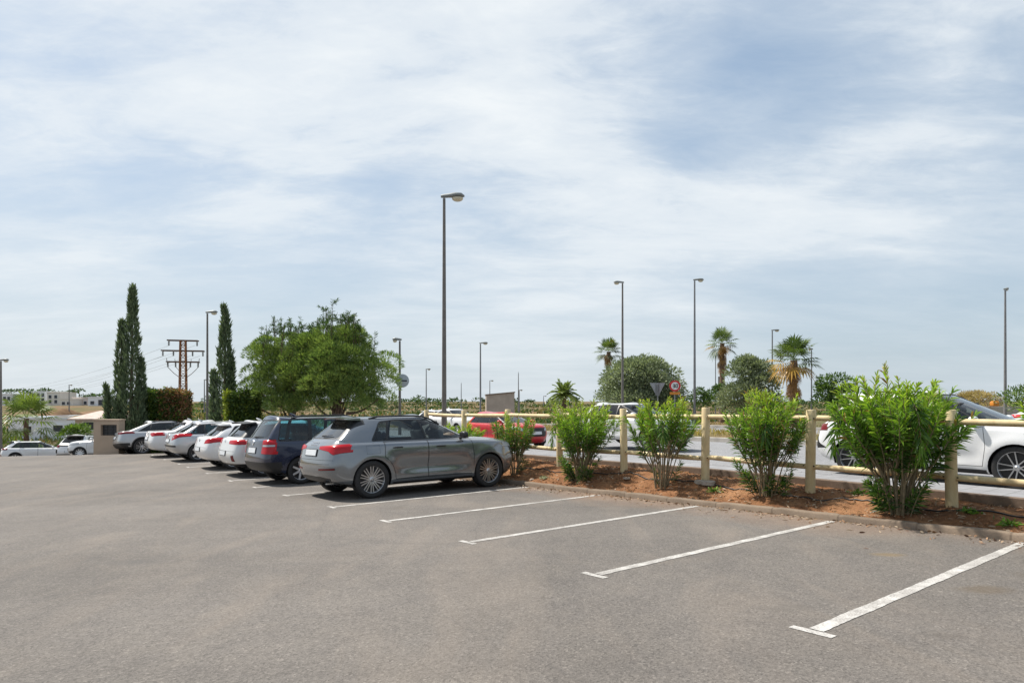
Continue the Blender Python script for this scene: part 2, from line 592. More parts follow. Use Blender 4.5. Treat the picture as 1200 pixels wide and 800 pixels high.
class Cutter:
    """cuts outlines into the body skin, so that each panel, pane and lamp becomes a mesh of its own"""
    def __init__(self, me):
        self.bm = bmesh.new()
        self.bm.from_mesh(me)
        self.lay = self.bm.faces.layers.int.new('rid')
        src = bmesh.new()
        src.from_mesh(me)
        src.normal_update()
        self.tree = BVHTree.FromBMesh(src)
        src.faces.ensure_lookup_table()
        self.src = src
        self.names = ['body']
        self.all = list(self.bm.faces)
        self.bounds = [self._bb(f) for f in self.all]
        self.arr = np.array(self.bounds, np.float32)

    @staticmethod
    def _bb(f):
        xs, ys, zs = zip(*[v.co for v in f.verts])
        return (min(xs), min(ys), min(zs), max(xs), max(ys), max(zs))

    def _near(self, ax, u0, u1, v0, v1):
        a = self.arr
        if len(a) != len(self.bounds):
            a = self.arr = np.array(self.bounds, np.float32)
        k = (a[:, ax[0] + 3] > u0) & (a[:, ax[0]] < u1) & (a[:, ax[1] + 3] > v0) & (a[:, ax[1]] < v1)
        return [self.all[i] for i in np.nonzero(k)[0]]

    def slice(self, F, co, no, eps=2e-5):
        """splits the faces F along a plane; returns the new faces"""
        new = []
        k = co.dot(no)
        for f in F:
            d = [v.co.dot(no) - k for v in f.verts]
            if max(d) < eps or min(d) > -eps: continue
            for e in list(f.edges):
                v0, v1 = e.verts
                d0, d1 = v0.co.dot(no) - k, v1.co.dot(no) - k
                if (d0 > eps and d1 < -eps) or (d0 < -eps and d1 > eps):
                    bmesh.utils.edge_split(e, v0, d0 / (d0 - d1))
            on = [v for v in f.verts if abs(v.co.dot(no) - k) <= eps * 2]
            if len(on) < 2: continue
            try:
                g, _ = bmesh.utils.face_split(f, on[0], on[1])
            except ValueError:
                continue
            if g is None: continue
            g[self.lay] = f[self.lay]
            new.append(g)
            self.all.append(g)
            self.bounds.append(self._bb(g))
        return new

    def region(self, name, poly, axis, cond, only=None):
        ax = {'x': (1, 2), 'y': (0, 2), 'z': (0, 1)}[axis]
        A = Vector((axis == 'x', axis == 'y', axis == 'z'))
        u0, u1 = min(p[0] for p in poly) - 1e-4, max(p[0] for p in poly) + 1e-4
        v0, v1 = min(p[1] for p in poly) - 1e-4, max(p[1] for p in poly) + 1e-4

        def hit(f, u0=u0, u1=u1, v0=v0, v1=v1):
            us = [v.co[ax[0]] for v in f.verts]
            vs = [v.co[ax[1]] for v in f.verts]
            return max(us) > u0 and min(us) < u1 and max(vs) > v0 and min(vs) < v1
        F = [f for f in self._near(ax, u0, u1, v0, v1) if f.is_valid and hit(f) and cond(f.calc_center_median())]
        n = len(poly)
        for i in range(n):
            a, b = poly[i], poly[(i + 1) % n]
            d = (b[0] - a[0], b[1] - a[1])
            no = Vector((0, 0, 0))
            no[ax[0]], no[ax[1]] = d[1], -d[0]
            if no.length < 1e-9: continue
            co = Vector((0, 0, 0))
            co[ax[0]], co[ax[1]] = a
            e0, e1 = min(a[0], b[0]) - 1e-4, max(a[0], b[0]) + 1e-4
            g0, g1 = min(a[1], b[1]) - 1e-4, max(a[1], b[1]) + 1e-4
            F += self.slice([f for f in F if hit(f, e0, e1, g0, g1)], co, no.normalized())
        F = [f for f in F if hit(f)]
        if name not in self.names: self.names.append(name)
        rid = self.names.index(name)
        allow = None if only is None else {self.names.index(o) for o in only if o in self.names}
        for f in F:
            c = f.calc_center_median()
            if cond(c) and inside(poly, c[ax[0]], c[ax[1]]) and (allow is None or f[self.lay] in allow):
                f[self.lay] = rid

    def hit(self, o, d):
        return self.tree.ray_cast(Vector(o), Vector(d))

    def normal_at(self, co):
        loc, no, fi, dist = self.tree.find_nearest(co)
        f = self.src.faces[fi]
        ws = poly_3d_calc([v.co for v in f.verts], loc)
        nn = Vector((0, 0, 0))
        for v, w_ in zip(f.verts, ws): nn += v.normal * w_
        return nn.normalized() if nn.length > 1e-6 else no

    def part(self, names, push=0.0, side=None):
        """one mesh (data) out of the faces of the named regions; side: +1 / -1 keeps one side"""
        ids = [self.names.index(n) for n in names if n in self.names]
        vm, V, Fs, mi = {}, [], [], []
        for f in self.bm.faces:
            if f[self.lay] not in ids: continue
            if side and f.calc_center_median().y * side < 0: continue
            idx = []
            for v in f.verts:
                if v not in vm:
                    vm[v] = len(V)
                    V.append(v)
                idx.append(vm[v])
            Fs.append(idx)
            mi.append(ids.index(f[self.lay]))
        if not Fs: return None
        N = [self.normal_at(v.co) for v in V]
        me = bpy.data.meshes.new(names[0])
        me.from_pydata([v.co + n * push for v, n in zip(V, N)], [], Fs)
        me.polygons.foreach_set('use_smooth', [True] * len(Fs))
        me.polygons.foreach_set('material_index', mi)
        me.update()
        me.normals_split_custom_set_from_vertices(N)
        return me

    def free(self):
        self.bm.free()
        self.src.free()


def grow(poly, d):
    """offset a convex-ish polygon outwards by d"""
    n = len(poly)
    area = sum(poly[i][0] * poly[(i + 1) % n][1] - poly[(i + 1) % n][0] * poly[i][1] for i in range(n))
    sg = 1 if area > 0 else -1
    out = []
    for i in range(n):
        p0, p1, p2 = Vector(poly[i - 1]), Vector(poly[i]), Vector(poly[(i + 1) % n])
        d1, d2 = (p1 - p0).normalized(), (p2 - p1).normalized()
        n1, n2 = Vector((d1.y, -d1.x)) * sg, Vector((d2.y, -d2.x)) * sg
        b = (n1 + n2)
        b = b / max(0.35, b.dot(n1))
        out.append(tuple(p1 + b * d))
    return out


def roundpoly(poly, r, k=3):
    n = len(poly)
    out = []
    for i in range(n):
        p0, p1, p2 = Vector(poly[i - 1]), Vector(poly[i]), Vector(poly[(i + 1) % n])
        a = p1 + (p0 - p1).normalized() * min(r, (p0 - p1).length * .45)
        b = p1 + (p2 - p1).normalized() * min(r, (p2 - p1).length * .45)
        for j in range(k + 1):
            u = j / k
            out.append(tuple(a * (1 - u) ** 2 + p1 * 2 * u * (1 - u) + b * u * u))
    return out


def circle(cx, cz, r, n=28):
    return [(cx + r * cos(2 * pi * i / n), cz + r * sin(2 * pi * i / n)) for i in range(n)]


def make_wheel(car, x, y, Rw, out, spokes=10, twin=True, rim_mat='alloy', rim_r=None, wid=.21, hub='alloy_dark', two_tone=False):
    """out = +1 / -1: side that the outer face looks to. wheel = brake disc, with tyre and rim as its parts"""
    rr = rim_r or Rw * .70
    # local z is the axle, pointing outwards
    m = Matrix.Rotation(R(-90) * out, 4, 'X')
    d = MB()
    d.lathe([(0, -.02), (rr * .72, -.02), (rr * .72, .0), (0, .0)], seg=28)
    wh = d.build('wheel', M['disc'], car, smooth=True, loc=(x, y, Rw))
    wh.matrix_local = Matrix.Translation((x, y, Rw)) @ m
    t = MB()
    hw = wid / 2
    pr = [(rr * .97, -hw + .01), (rr + .03, -hw), (Rw - .025, -hw + .002), (Rw - .006, -hw + .02), (Rw, -hw + .04)]
    for g in (-.05, 0, .05):
        pr += [(Rw, g - .012), (Rw - .009, g - .008), (Rw - .009, g + .008), (Rw, g + .012)]
    pr += [(Rw, hw - .04), (Rw - .006, hw - .02), (Rw - .025, hw - .002), (rr + .045, hw), (rr + .012, hw - .004), (rr * .97, hw - .012)]
    t.lathe(pr, seg=44, closed=True)
    t.build('tyre', M['rubber'], wh, smooth=True)
    rm = MB()
    face = hw - .022
    rm.lathe([(rr, -hw + .02), (rr * .93, -hw + .03), (rr * .90, face - .05), (rr * .95, face - .006), (rr * .985, face), (rr * 1.005, face - .004), (rr * 1.0, face - .02)], seg=44)
    rm.lathe([(0, face - .010), (.022, face - .010), (.028, face - .018), (.052, face - .026), (.058, face - .06), (0, face - .06)], seg=20)
    for k in range(spokes):
        a0 = 2 * pi * k / spokes
        offs = (-.35, .35) if twin else (0,)
        for o in offs:
            a_in = a0 + (o * .5 if twin else 0) * (2 * pi / spokes) * .5
            a_out = a0 + o * (2 * pi / spokes) * .92
            p0 = Vector((cos(a_in) * .05, sin(a_in) * .05, face - .024))
            p1 = Vector((cos(a_out) * rr * .95, sin(a_out) * rr * .95, face - .010))
            w0, w1 = (.0105, .0080) if twin else (.040, .030)
            if not twin and spokes > 6: w0, w1 = .026, .020
            dv = (p1 - p0).normalized()
            sv_ = dv.cross(Vector((0, 0, 1))).normalized()
            vs = []
            for p, w_ in ((p0, w0), (p1, w1)):
                vs += [p + sv_ * w_, p - sv_ * w_, p - sv_ * w_ * .8 + Vector((0, 0, -.04)), p + sv_ * w_ * .8 + Vector((0, 0, -.04))]
            b = [rm.bm.verts.new(v) for v in vs]
            for q in ((0, 4, 5, 1), (1, 5, 6, 2), (2, 6, 7, 3), (3, 7, 4, 0), (0, 1, 2, 3), (7, 6, 5, 4)):
                rm.bm.faces.new([b[i] for i in q])
    rm.build('rim', M[rim_mat], wh, smooth=True, angle=35)
    if two_tone:
        bk = MB()
        bk.lathe([(rr * .93, face - .045), (0, face - .055)], seg=32)
        bk.build('rim_inlay', M['alloy_dark'], wh, smooth=True)
    return wh


def make_car(P, loc, rotz, label, roll=0.0, level=3, name='parked_car', cat='car', group=None, scale=1.0, pitch=0.0):
    car = empty(name, loc, (roll, pitch, rotz), label, cat, group)
    car.scale = (scale,) * 3
    L, w, H, Rw = P['L'], P['w'], P['H'], P['R']
    xr, xf = P['wb']
    zb = P['belt']
    me = body_mesh(P, level)
    C = Cutter(me)
    Pm = M[P['paint']]
    reg = C.region
    sides = ((1, lambda c: c.y > w * .45), (-1, lambda c: c.y < -w * .45))
    # lower cladding / sills / wheel-arch lips first
    for sgn, cond in sides:
        if P.get('clad'):
            reg('clad', [(-.1, .05), (L + .1, .05), (L + .1, P['clad']), (-.1, P['clad'])], 'y', cond)
        if P.get('sill'):
            reg('clad', [(xr, .05), (xf, .05), (xf, P['sill']), (xr, P['sill'])], 'y', cond)
        for x in (xr, xf):
            reg('arch_lip', circle(x, Rw, Rw + P.get('lip', .085), 30), 'y', cond)
    if P.get('clad'):
        reg('clad', [(-2, .05), (2, .05), (2, P['clad'] + P.get('rear_clad', .05)), (-2, P['clad'] + P.get('rear_clad', .05))], 'x', lambda c: c.x < .45)
        reg('clad', [(-2, .05), (2, .05), (2, P['clad']), (-2, P['clad'])], 'x', lambda c: c.x > L - .6)
    # doors: a shut line round each, then the door skin
    doors = P.get('doors', [])
    for sgn, cond in sides:
        for i, d in enumerate(doors):
            only = ['body'] if not P.get('clad') else ['body', 'clad']
            reg('gap', grow(d, P.get('shut', .005)), 'y', cond, only)
            reg('door%d' % i, grow(d, -.004), 'y', cond, ['gap'] + only)
        for q in P.get('fuel', []):
            if sgn == -1:
                reg('gap', grow(q, .004), 'y', cond, ['body'])
                reg('body', q, 'y', cond, ['gap'])
    # hood shut line, tailgate shut line
    for band in P.get('seams', []):
        reg('gap', band, 'x', lambda c: c.x < .5, ['body'])
    if P.get('hood_seam', True):
        for sgn in (1, -1):
            hy = (w - .17) * sgn
            pl = [(P['cowl_x'] - .3, (w - .13) * sgn), (L - .55, (w - .24) * sgn), (L - .55, (w - .252) * sgn), (P['cowl_x'] - .3, (w - .142) * sgn)]
            reg('gap', pl, 'z', lambda c: c.z > P['hood_z'] - .1 and c.x > P['cowl_x'] - .4 and c.z < zb + .1, ['body'])
    for q in P.get('black', []):                    # (polygon, axis, condition) gloss-black trim areas
        reg('trim', q[0], q[1], q[2])
    # side glass
    for sgn, cond in sides:
        for q in P['dlo']:
            reg('trim', roundpoly(grow(q, P.get('trim_w', .022)), .05, 2), 'y', cond)
        for i, q in enumerate(P['windows']):
            reg('win%d' % i, roundpoly(q, .035, 3), 'y', cond)
    # windscreen and rear window
    ws, rs = P['windscreen'], P['rear_window']
    fcond = lambda c: P['wtop_x'] - .25 < c.x < P['cowl_x'] + .12 and c.z > P['cowl_z'] - .05
    rcond = lambda c: c.x < P['rtop_x'] + .14
    reg('trim', roundpoly(grow(ws, .02), .06, 2), 'x', fcond)
    reg('windscreen', roundpoly(ws, .06, 2), 'x', fcond)
    reg('trim', roundpoly(grow(rs, .02), .06, 2), 'x', rcond)
    reg('rear_window', roundpoly(rs, .06, 2), 'x', rcond)
    # lamps
    for (nm, poly, lim) in P.get('lamps', []):
        for sgn in (1, -1):
            pl = [(p[0] * sgn, p[1]) for p in poly]
            if lim > 0:
                cnd = lambda c, s=sgn: c.x < lim and c.y * s > 0
            else:
                cnd = lambda c, s=sgn: c.x > L + lim and c.y * s > 0
            reg('lamp_edge', grow(pl, .006), 'x', cnd)
            reg(nm, pl, 'x', cnd)
    for (nm, poly, sgn_) in P.get('side_lamps', []):   # lamps drawn in side view
        for sgn, cond in sides:
            reg('lamp_edge', grow(poly, .006), 'y', cond)
            reg(nm, poly, 'y', cond)
    # wheel openings
    for sgn, cond in sides:
        for x in (xr, xf):
            reg('hole', circle(x, Rw, Rw + .035, 30), 'y', cond)
    bd = C.part(['body', 'arch_lip', 'clad', 'gap', 'trim', 'lamp_edge'])
    clad_m = M['black_trim']
    link('body', bd, [Pm, Pm if P.get('lip_paint', True) else clad_m, clad_m, M['gap'], M['black_trim'], M['black_trim']], car)
    door_names = P.get('door_names', ['rear_door', 'front_door'])
    gl = P.get('glass', ['glass_dark', 'glass_dark', 'glass'])
    for sgn in (1, -1):
        dobs = []
        for i, d in enumerate(doors):
            mm = C.part(['door%d' % i], side=sgn)
            dobs.append(link(door_names[i], mm, Pm, car) if mm else None)
        for i, q in enumerate(P['windows']):
            mm = C.part(['win%d' % i], side=sgn, push=-.004)
            if mm:
                k = P.get('win_door', [None] * 9)[i]
                link('side_window', mm, M[gl[min(i, len(gl) - 1)]], dobs[k] if k is not None and k < len(dobs) and dobs[k] else car)
        # handles and mirrors
        for i, (hx, hz) in enumerate(P.get('handles', [])):
            h = C.hit((hx, sgn * 3, hz), (0, -sgn, 0))
            if h[0] is None: continue
            b = MB()
            pos = h[0]
            b.tube([(hx - .10, pos.y + sgn * .004, hz), (hx - .075, pos.y + sgn * .032, hz + .004), (hx + .06, pos.y + sgn * .036, hz + .004), (hx + .10, pos.y + sgn * .006, hz)],
                   [.010, .014, .014, .012], 8)
            k = min(i, len(dobs) - 1)
            b.build('door_handle', Pm if not P.get('handle_black') else M['black_trim'], dobs[k] if dobs and dobs[k] else car, smooth=True)
        if P.get('mirror'):
            mx, mz = P['mirror']
            h = C.hit((mx, sgn * 3, mz), (0, -sgn, 0))
            if h[0] is not None:
                y0 = h[0].y
                b = MB()
                bm2 = b.bm
                g = bmesh.ops.create_icosphere(bm2, subdivisions=3, radius=1.0)
                for v in g['verts']:
                    v.co = Vector((np.sign(v.co.x) * abs(v.co.x) ** .8, np.sign(v.co.y) * abs(v.co.y) ** .7, np.sign(v.co.z) * abs(v.co.z) ** .75))
                    v.co.z *= .62 if v.co.z < 0 else 1
                    v.co = Vector((v.co.x * .075 + .05, sgn * (abs(0) + .165) + v.co.y * .11 , v.co.z * .088 + .05)) + Vector((mx, y0 * .985, mz))
                    if v.co.x < mx + .0: v.co.x = mx + (v.co.x - mx) * .25
                b.tube([(mx + .05, y0 - sgn * .02, mz - .015), (mx + .05, y0 + sgn * .09, mz + .02)], [.03, .024], 8)
                b.build('wing_mirror', Pm if not P.get('mirror_black') else M['black_trim'], car, smooth=True)
    mm = C.part(['windscreen'], push=-.004)
    if mm: link('windscreen', mm, M[P.get('wsglass', 'glass')], car)
    mm = C.part(['rear_window'], push=-.004)
    rw = link('rear_window', mm, M[P.get('rglass', 'glass_dark')], car) if mm else None
    seen = set()
    for nm in [l[0] for l in P.get('lamps', [])] + [l[0] for l in P.get('side_lamps', [])]:
        if nm in seen: continue
        seen.add(nm)
        for sgn in (1, -1):
            mm = C.part([nm], side=sgn, push=.003)
            if mm:
                base = nm.split('#')[0]
                link(base, mm, M[P['lamp_mats'][nm]], car)
    # number plates, badges
    for rear in (True, False):
        q = P.get('plate_rear' if rear else 'plate_front')
        if not q: continue
        z, pw, ph = q
        h = C.hit((-2 if rear else L + 2, 0, z), (1 if rear else -1, 0, 0))
        if h[0] is None: continue
        nrm = h[1]
        rot = nrm.to_track_quat('X', 'Z').to_matrix().to_4x4()
        b = MB()
        b.box(h[0] + nrm * .008, (.014, pw, ph), rot, .003, 1)
        pl = b.build('number_plate', M['plate'], car)
        b2 = MB()
        b2.box(h[0] + nrm * .002, (.014, pw + .04, ph + .03), rot, .003, 1)
        b2.build('plate_surround', M['black_trim'], pl)
    if P.get('badge_rear'):
        kind, z, r = P['badge_rear']
        h = C.hit((-2, 0, z), (1, 0, 0))
        if h[0] is not None:
            nrm = h[1]
            rot = nrm.to_track_quat('Z', 'Y').to_matrix().to_4x4()
            b = MB()
            offs = [-.105, -.035, .035, .105] if kind == 'rings' else [0]
            for o in offs:
                mt = Matrix.Translation(h[0] + nrm * .006 + Vector((0, o, 0))) @ rot
                if kind == 'oval': mt = mt @ Matrix.Diagonal((1.0, .62, 1, 1))
                b.lathe([(r, 0), (r - .004, .006), (r - .011, .006), (r - .013, 0)], mt, 20, True)
                if kind == 'disc': b.lathe([(0, .003), (r - .02, .003), (r - .012, 0)], mt, 20)
            b.build('badge', M['chrome'], car, smooth=True)
    if P.get('wiper') and rw:
        z, y0, y1 = P['wiper']
        p = []
        for u in (0, .5, 1):
            h = C.hit((-2, y0 + (y1 - y0) * u, z + .02 * u), (1, 0, 0))
            if h[0] is not None: p.append(h[0] + h[1] * .02)
        if len(p) > 1:
            b = MB()
            b.tube(p, [.016, .010, .006][:len(p)], 6)
            b.build('wiper', M['black_trim'], rw, smooth=True)
    if P.get('spoiler'):
        x0, x1, ww, z0, z1 = P['spoiler'][:5]       # rear edge, front edge, half width, heights
        b = MB()
        segs = 8
        rows_ = []
        for i in range(segs + 1):
            u = -1 + 2 * i / segs
            y = u * ww
            dz = -.035 * u * u
            dx = .05 * u * u * u * u
            rows_.append([b.bm.verts.new(Vector(p)) for p in ((x1, y, z1 + dz), (x0 + dx, y, z0 + dz), (x0 + .012 + dx, y, z0 - .022 + dz), (x1 + .02, y, z1 - .05 + dz))])
        for a_, b_ in zip(rows_, rows_[1:]):
            for k in range(4): b.bm.faces.new((a_[k], a_[(k + 1) % 4], b_[(k + 1) % 4], b_[k]))
        b.bm.faces.new(rows_[0])
        b.bm.faces.new(list(reversed(rows_[-1])))
        b.build('spoiler', M[P['spoiler'][5]], car, smooth=True, angle=60)
    if P.get('rails'):
        x0, x1, mt = P['rails']
        for sgn in (1, -1):
            pts = []
            for i in range(9):
                x = x0 + (x1 - x0) * i / 8
                h = C.hit((x, sgn * (P['w_roof'] - .085), 3), (0, 0, -1))
                if h[0] is not None:
                    lift = .0 if i in (0, 8) else (.030 if P.get('rail_low', True) else .055)
                    pts.append(h[0] + Vector((0, 0, lift)))
            if len(pts) > 3:
                b = MB()
                b.tube(pts, .018, 8)
                b.build('roof_rail', M[mt], car, smooth=True)
    if P.get('antenna'):
        h = C.hit((P['antenna'], 0, 3), (0, 0, -1))
        if h[0] is not None:
            b = MB()
            b.tube([h[0] + Vector((.09, 0, 0)), h[0] + Vector((.02, 0, .035)), h[0] + Vector((-.045, 0, .07)), h[0] + Vector((-.06, 0, .06))], [.02, .026, .016, .006], 8)
            b.build('roof_antenna', Pm, car, smooth=True)
    for (y, z, r) in P.get('exhaust', []):
        b = MB()
        b.tube([(.10, y, z), (.45, y, z + .01)], [r, r], 12, cap=False)
        b.tube([(.104, y, z), (.45, y, z + .01)], [r * .8, r * .8], 12, cap=False)
        b.build('exhaust_pipe', M['chrome'], car, smooth=True)
    # liners and floor
    for x in (xr, xf):
        for sgn in (1, -1):
            b = MB()
            n = 20
            ra = Rw + .04
            o = [Vector((x + ra * cos(R(-20) + (pi + R(40)) * i / n), sgn * (w - .045), Rw + ra * sin(R(-20) + (pi + R(40)) * i / n))) for i in range(n + 1)]
            i_ = [Vector((p.x, sgn * (w - .36), p.z)) for p in o]
            vo = [b.bm.verts.new(p) for p in o]
            vi = [b.bm.verts.new(p) for p in i_]
            for k in range(n): b.bm.faces.new((vo[k], vo[k + 1], vi[k + 1], vi[k]))
            b.bm.faces.new(vi)
            b.build('wheel_arch_liner', M['under'], car)
    b = MB()
    b.box((L / 2, 0, .30), (L - .9, 2 * (w - .40), .12))
    b.box((xr, 0, Rw - .03), (.10, 2 * w - .5, .09))
    b.build('underfloor', M['under'], car)
    # cabin
    if P.get('cabin', True):
        b = MB()
        x0, x1 = P.get('cabin_x', (xr + .35, P['cowl_x'] - .55))
        b.box(((P['rwin_x'] + P['cowl_x']) / 2, 0, zb - .30), (P['cowl_x'] - P['rwin_x'] - .25, 2 * (w - .17), .03))
        b.box((P['cowl_x'] - .35, 0, zb - .06), (.42, 2 * (w - .2), .16), None, .05)
        cab = b.build('cabin_trim', M['seat'], car)
        for x, ys in ((x0, (-.42, 0, .42)), (x1 - .18, (-.37, .37))):
            for y in ys:
                b = MB()
                wd = .40 if len(ys) == 3 else .48
                rot = Matrix.Rotation(R(-14), 4, 'Y')
                b.box((x, y, zb - .10), (.13, wd, .58), rot, .05, 2)
                b.box((x + .27, y, zb - .36), (.50, wd, .14), None, .05, 2)
                b.box((x - .085, y, zb + .27), (.085, .26, .19), rot, .035, 2)
                b.tube([(x - .06, y - .06, zb + .12), (x - .08, y - .06, zb + .2)], .008, 6)
                b.tube([(x - .06, y + .06, zb + .12), (x - .08, y + .06, zb + .2)], .008, 6)
                b.build('car_seat', M[P.get('seat', 'seat')], car, smooth=True)
    # wheels
    wk = P.get('wheel', {})
    for x in (xr, xf):
        for sgn in (1, -1):
            make_wheel(car, x, sgn * (w - P.get('track_in', .125)), Rw, sgn, **wk)
    C.free()
    bpy.data.meshes.remove(me)
    return car


# ------------------------------------------------------------------ ground, lot, road
def asphalt_mat(name, base, warm=0.35, dust_kerb=True):
    m, t, b = new_mat(name)
    tc = t.n('ShaderNodeTexCoord').outputs['Object']
    # fine stones, only real at close range
    v = t.n('ShaderNodeTexVoronoi', {'Vector': tc, 'Scale': 68.0, 'Randomness': 1.0})
    st = t.ramp(v.outputs['Color'], [(0.0, (.42,) * 3), (0.40, (.84,) * 3), (0.80, (1.10,) * 3), (1.0, (1.75,) * 3)])
    st2 = t.ramp(t.noise(tc, 130, 3, .7), [(.25, (.62,) * 3), (.5, (1.0,) * 3), (.75, (1.45,) * 3)])
    big = t.noise(t.mapping(tc, rot=(0, 0, AX), scale=(.55, .22, 1)), .55, 6, .62, .4)
    med = t.noise(tc, 2.4, 6, .68, .6)
    c = t.ramp(big, [(.28, tuple(x * .84 for x in base)), (.5, base), (.72, tuple(x * 1.15 for x in base))])
    c = t.mix(1.0, c, t.ramp(med, [(.3, (.90, .90, .91)), (.7, (1.10, 1.09, 1.07))]), 'MULTIPLY')
    c = t.mix(.75, c, st, 'MULTIPLY')
    c = t.mix(.8, c, st2, 'MULTIPLY')
    # pale sandy dust drifted in patches
    du = t.noise(t.mapping(tc, rot=(0, 0, AX + .3), scale=(1, .35, 1)), .8, 5, .6, 1.0)
    dm = t.math('MULTIPLY', t.ramp(du, [(.48, (0,) * 3), (.74, (1,) * 3)]), warm)
    c = t.mix(dm, c, (.30, .24, .185))
    if dust_kerb:
        mp = t.mapping(tc, rot=(0, 0, 0))
        sp = t.n('ShaderNodeSeparateXYZ', {0: mp})
        s = t.math('ADD', t.math('MULTIPLY', sp.outputs[0], S_.x), t.math('MULTIPLY', sp.outputs[1], S_.y))
        k = t.math('ADD', s, t.math('MULTIPLY', t.math('SUBTRACT', t.noise(tc, .45, 4, .6), .5), 3.2))
        kd = t.ramp(t.math('MULTIPLY', t.math('SUBTRACT', k, 7.9), .5, clamp=True), [(0.1, (0,) * 3), (.85, (.34,) * 3), (1, (.75,) * 3)])
        c = t.mix(kd, c, (.30, .165, .085))
        # old oil spots
        oil = t.ramp(t.noise(t.mapping(tc, loc=(3.3, 1.2, 0)), .9, 2, .4), [(.70, (0,) * 3), (.78, (.5,) * 3)])
        c = t.mix(oil, c, (.085, .070, .055))
        # stains and washed-out earth with a place of their own
        for (cx, cy, rr_, stretch, col, amt) in ((4.02, 5.62, .34, .55, (.10, .075, .05), .62), (4.0, 7.05, .26, .5, (.17, .12, .06), .6), (.2, 8.9, .5, .4, (.10, .09, .08), .4),
                                                 (-.9, 10.9, .35, .6, (.07, .065, .06), .5), (2.2, 5.2, .30, .6, (.10, .09, .08), .35), (-4.2, 7.4, .55, .4, (.09, .085, .08), .3)):
            w_ = t.mix(.10, tc, t.n('ShaderNodeTexNoise', {'Vector': tc, 'Scale': 3.0, 'Detail': 6.0}).outputs[1], 'LINEAR_LIGHT')
            mp2 = t.mapping(w_, loc=(-cx / rr_, -cy / (rr_ * stretch), 0), scale=(1 / rr_, 1 / (rr_ * stretch), 0))
            ln = t.n('ShaderNodeVectorMath', {0: mp2}, operation='LENGTH').outputs['Value']
            c = t.mix(t.ramp(ln, [(.25, (amt,) * 3), (1.0, (0,) * 3)], 'EASE'), c, col)
        # worn wheel paths along the lane
        wp = t.ramp(t.noise(t.mapping(tc, rot=(0, 0, -(AX + pi / 2)), scale=(.05, .55, 1)), 1.0, 4, .55, .3), [(.38, (.88,) * 3), (.52, (1.0,) * 3), (.66, (1.08,) * 3)])
        c = t.mix(.8, c, wp, 'MULTIPLY')
        # a repaired seam and hairline cracks
        cr = t.n('ShaderNodeTexVoronoi', {'Vector': t.mapping(t.mix(.12, tc, t.n('ShaderNodeTexNoise', {'Vector': tc, 'Scale': 1.4, 'Detail': 5.0}).outputs[1])), 'Scale': .23}, feature='DISTANCE_TO_EDGE')
        cm = t.ramp(cr.outputs['Distance'], [(0.0, (.22,) * 3), (.004, (.0,) * 3)])
        c = t.mix(cm, c, (.07, .066, .062))
    setb(t, b, color=c, rough=.86, spec=.35)
    h = t.math('ADD', t.math('MULTIPLY', v.outputs['Distance'], .6), t.noise(tc, 110, 3, .7))
    setb(t, b, normal=t.n('ShaderNodeBump', {'Height': h, 'Strength': .55, 'Distance': .006}).outputs[0])
    return m


def line_mat():
    m, t, b = new_mat('road_paint')
    tc = t.n('ShaderNodeTexCoord').outputs['Object']
    w1 = t.noise(tc, 60, 4, .75)
    w2 = t.noise(tc, 5, 4, .6)
    wear = t.ramp(t.math('ADD', t.math('MULTIPLY', w1, .7), t.math('MULTIPLY', w2, .4)), [(.42, (0,) * 3), (.64, (1,) * 3)])
    c = t.mix(wear, (.20, .185, .17), t.ramp(w2, [(.3, (.42, .40, .37)), (.7, (.54, .52, .49))]))
    setb(t, b, color=c, rough=.75)
    return m


def soil_mat():
    m, t, b = new_mat('red_soil')
    tc = t.n('ShaderNodeTexCoord').outputs['Object']
    n1 = t.noise(tc, 1.3, 7, .65, .5)
    n2 = t.noise(tc, 18, 6, .75)
    c = t.ramp(n1, [(.25, (.12, .060, .034)), (.5, (.25, .120, .058)), (.75, (.40, .220, .115))])
    c = t.mix(.8, c, t.ramp(n2, [(.25, (.45, .42, .40)), (.5, (1.0, 1.0, 1.0)), (.75, (1.5, 1.45, 1.4))]), 'MULTIPLY')
    setb(t, b, color=c, rough=.95, spec=.1)
    setb(t, b, normal=t.n('ShaderNodeBump', {'Height': t.math('ADD', n2, t.noise(tc, 60, 4, .7)), 'Strength': .9, 'Distance': .03}).outputs[0])
    return m


def field_mat():
    m, t, b = new_mat('dry_field')
    tc = t.n('ShaderNodeTexCoord').outputs['Object']
    n1 = t.noise(tc, .045, 7, .65, .4)
    n2 = t.noise(tc, .8, 6, .7)
    c = t.ramp(n1, [(.28, (.15, .095, .058)), (.42, (.20, .130, .078)), (.52, (.105, .105, .05)), (.60, (.17, .12, .07)), (.70, (.070, .085, .038)), (.82, (.18, .13, .08))])
    c = t.mix(.7, c, t.ramp(n2, [(.25, (.55,) * 3), (.75, (1.4,) * 3)]), 'MULTIPLY')
    setb(t, b, color=c, rough=.95, spec=.05)
    return m


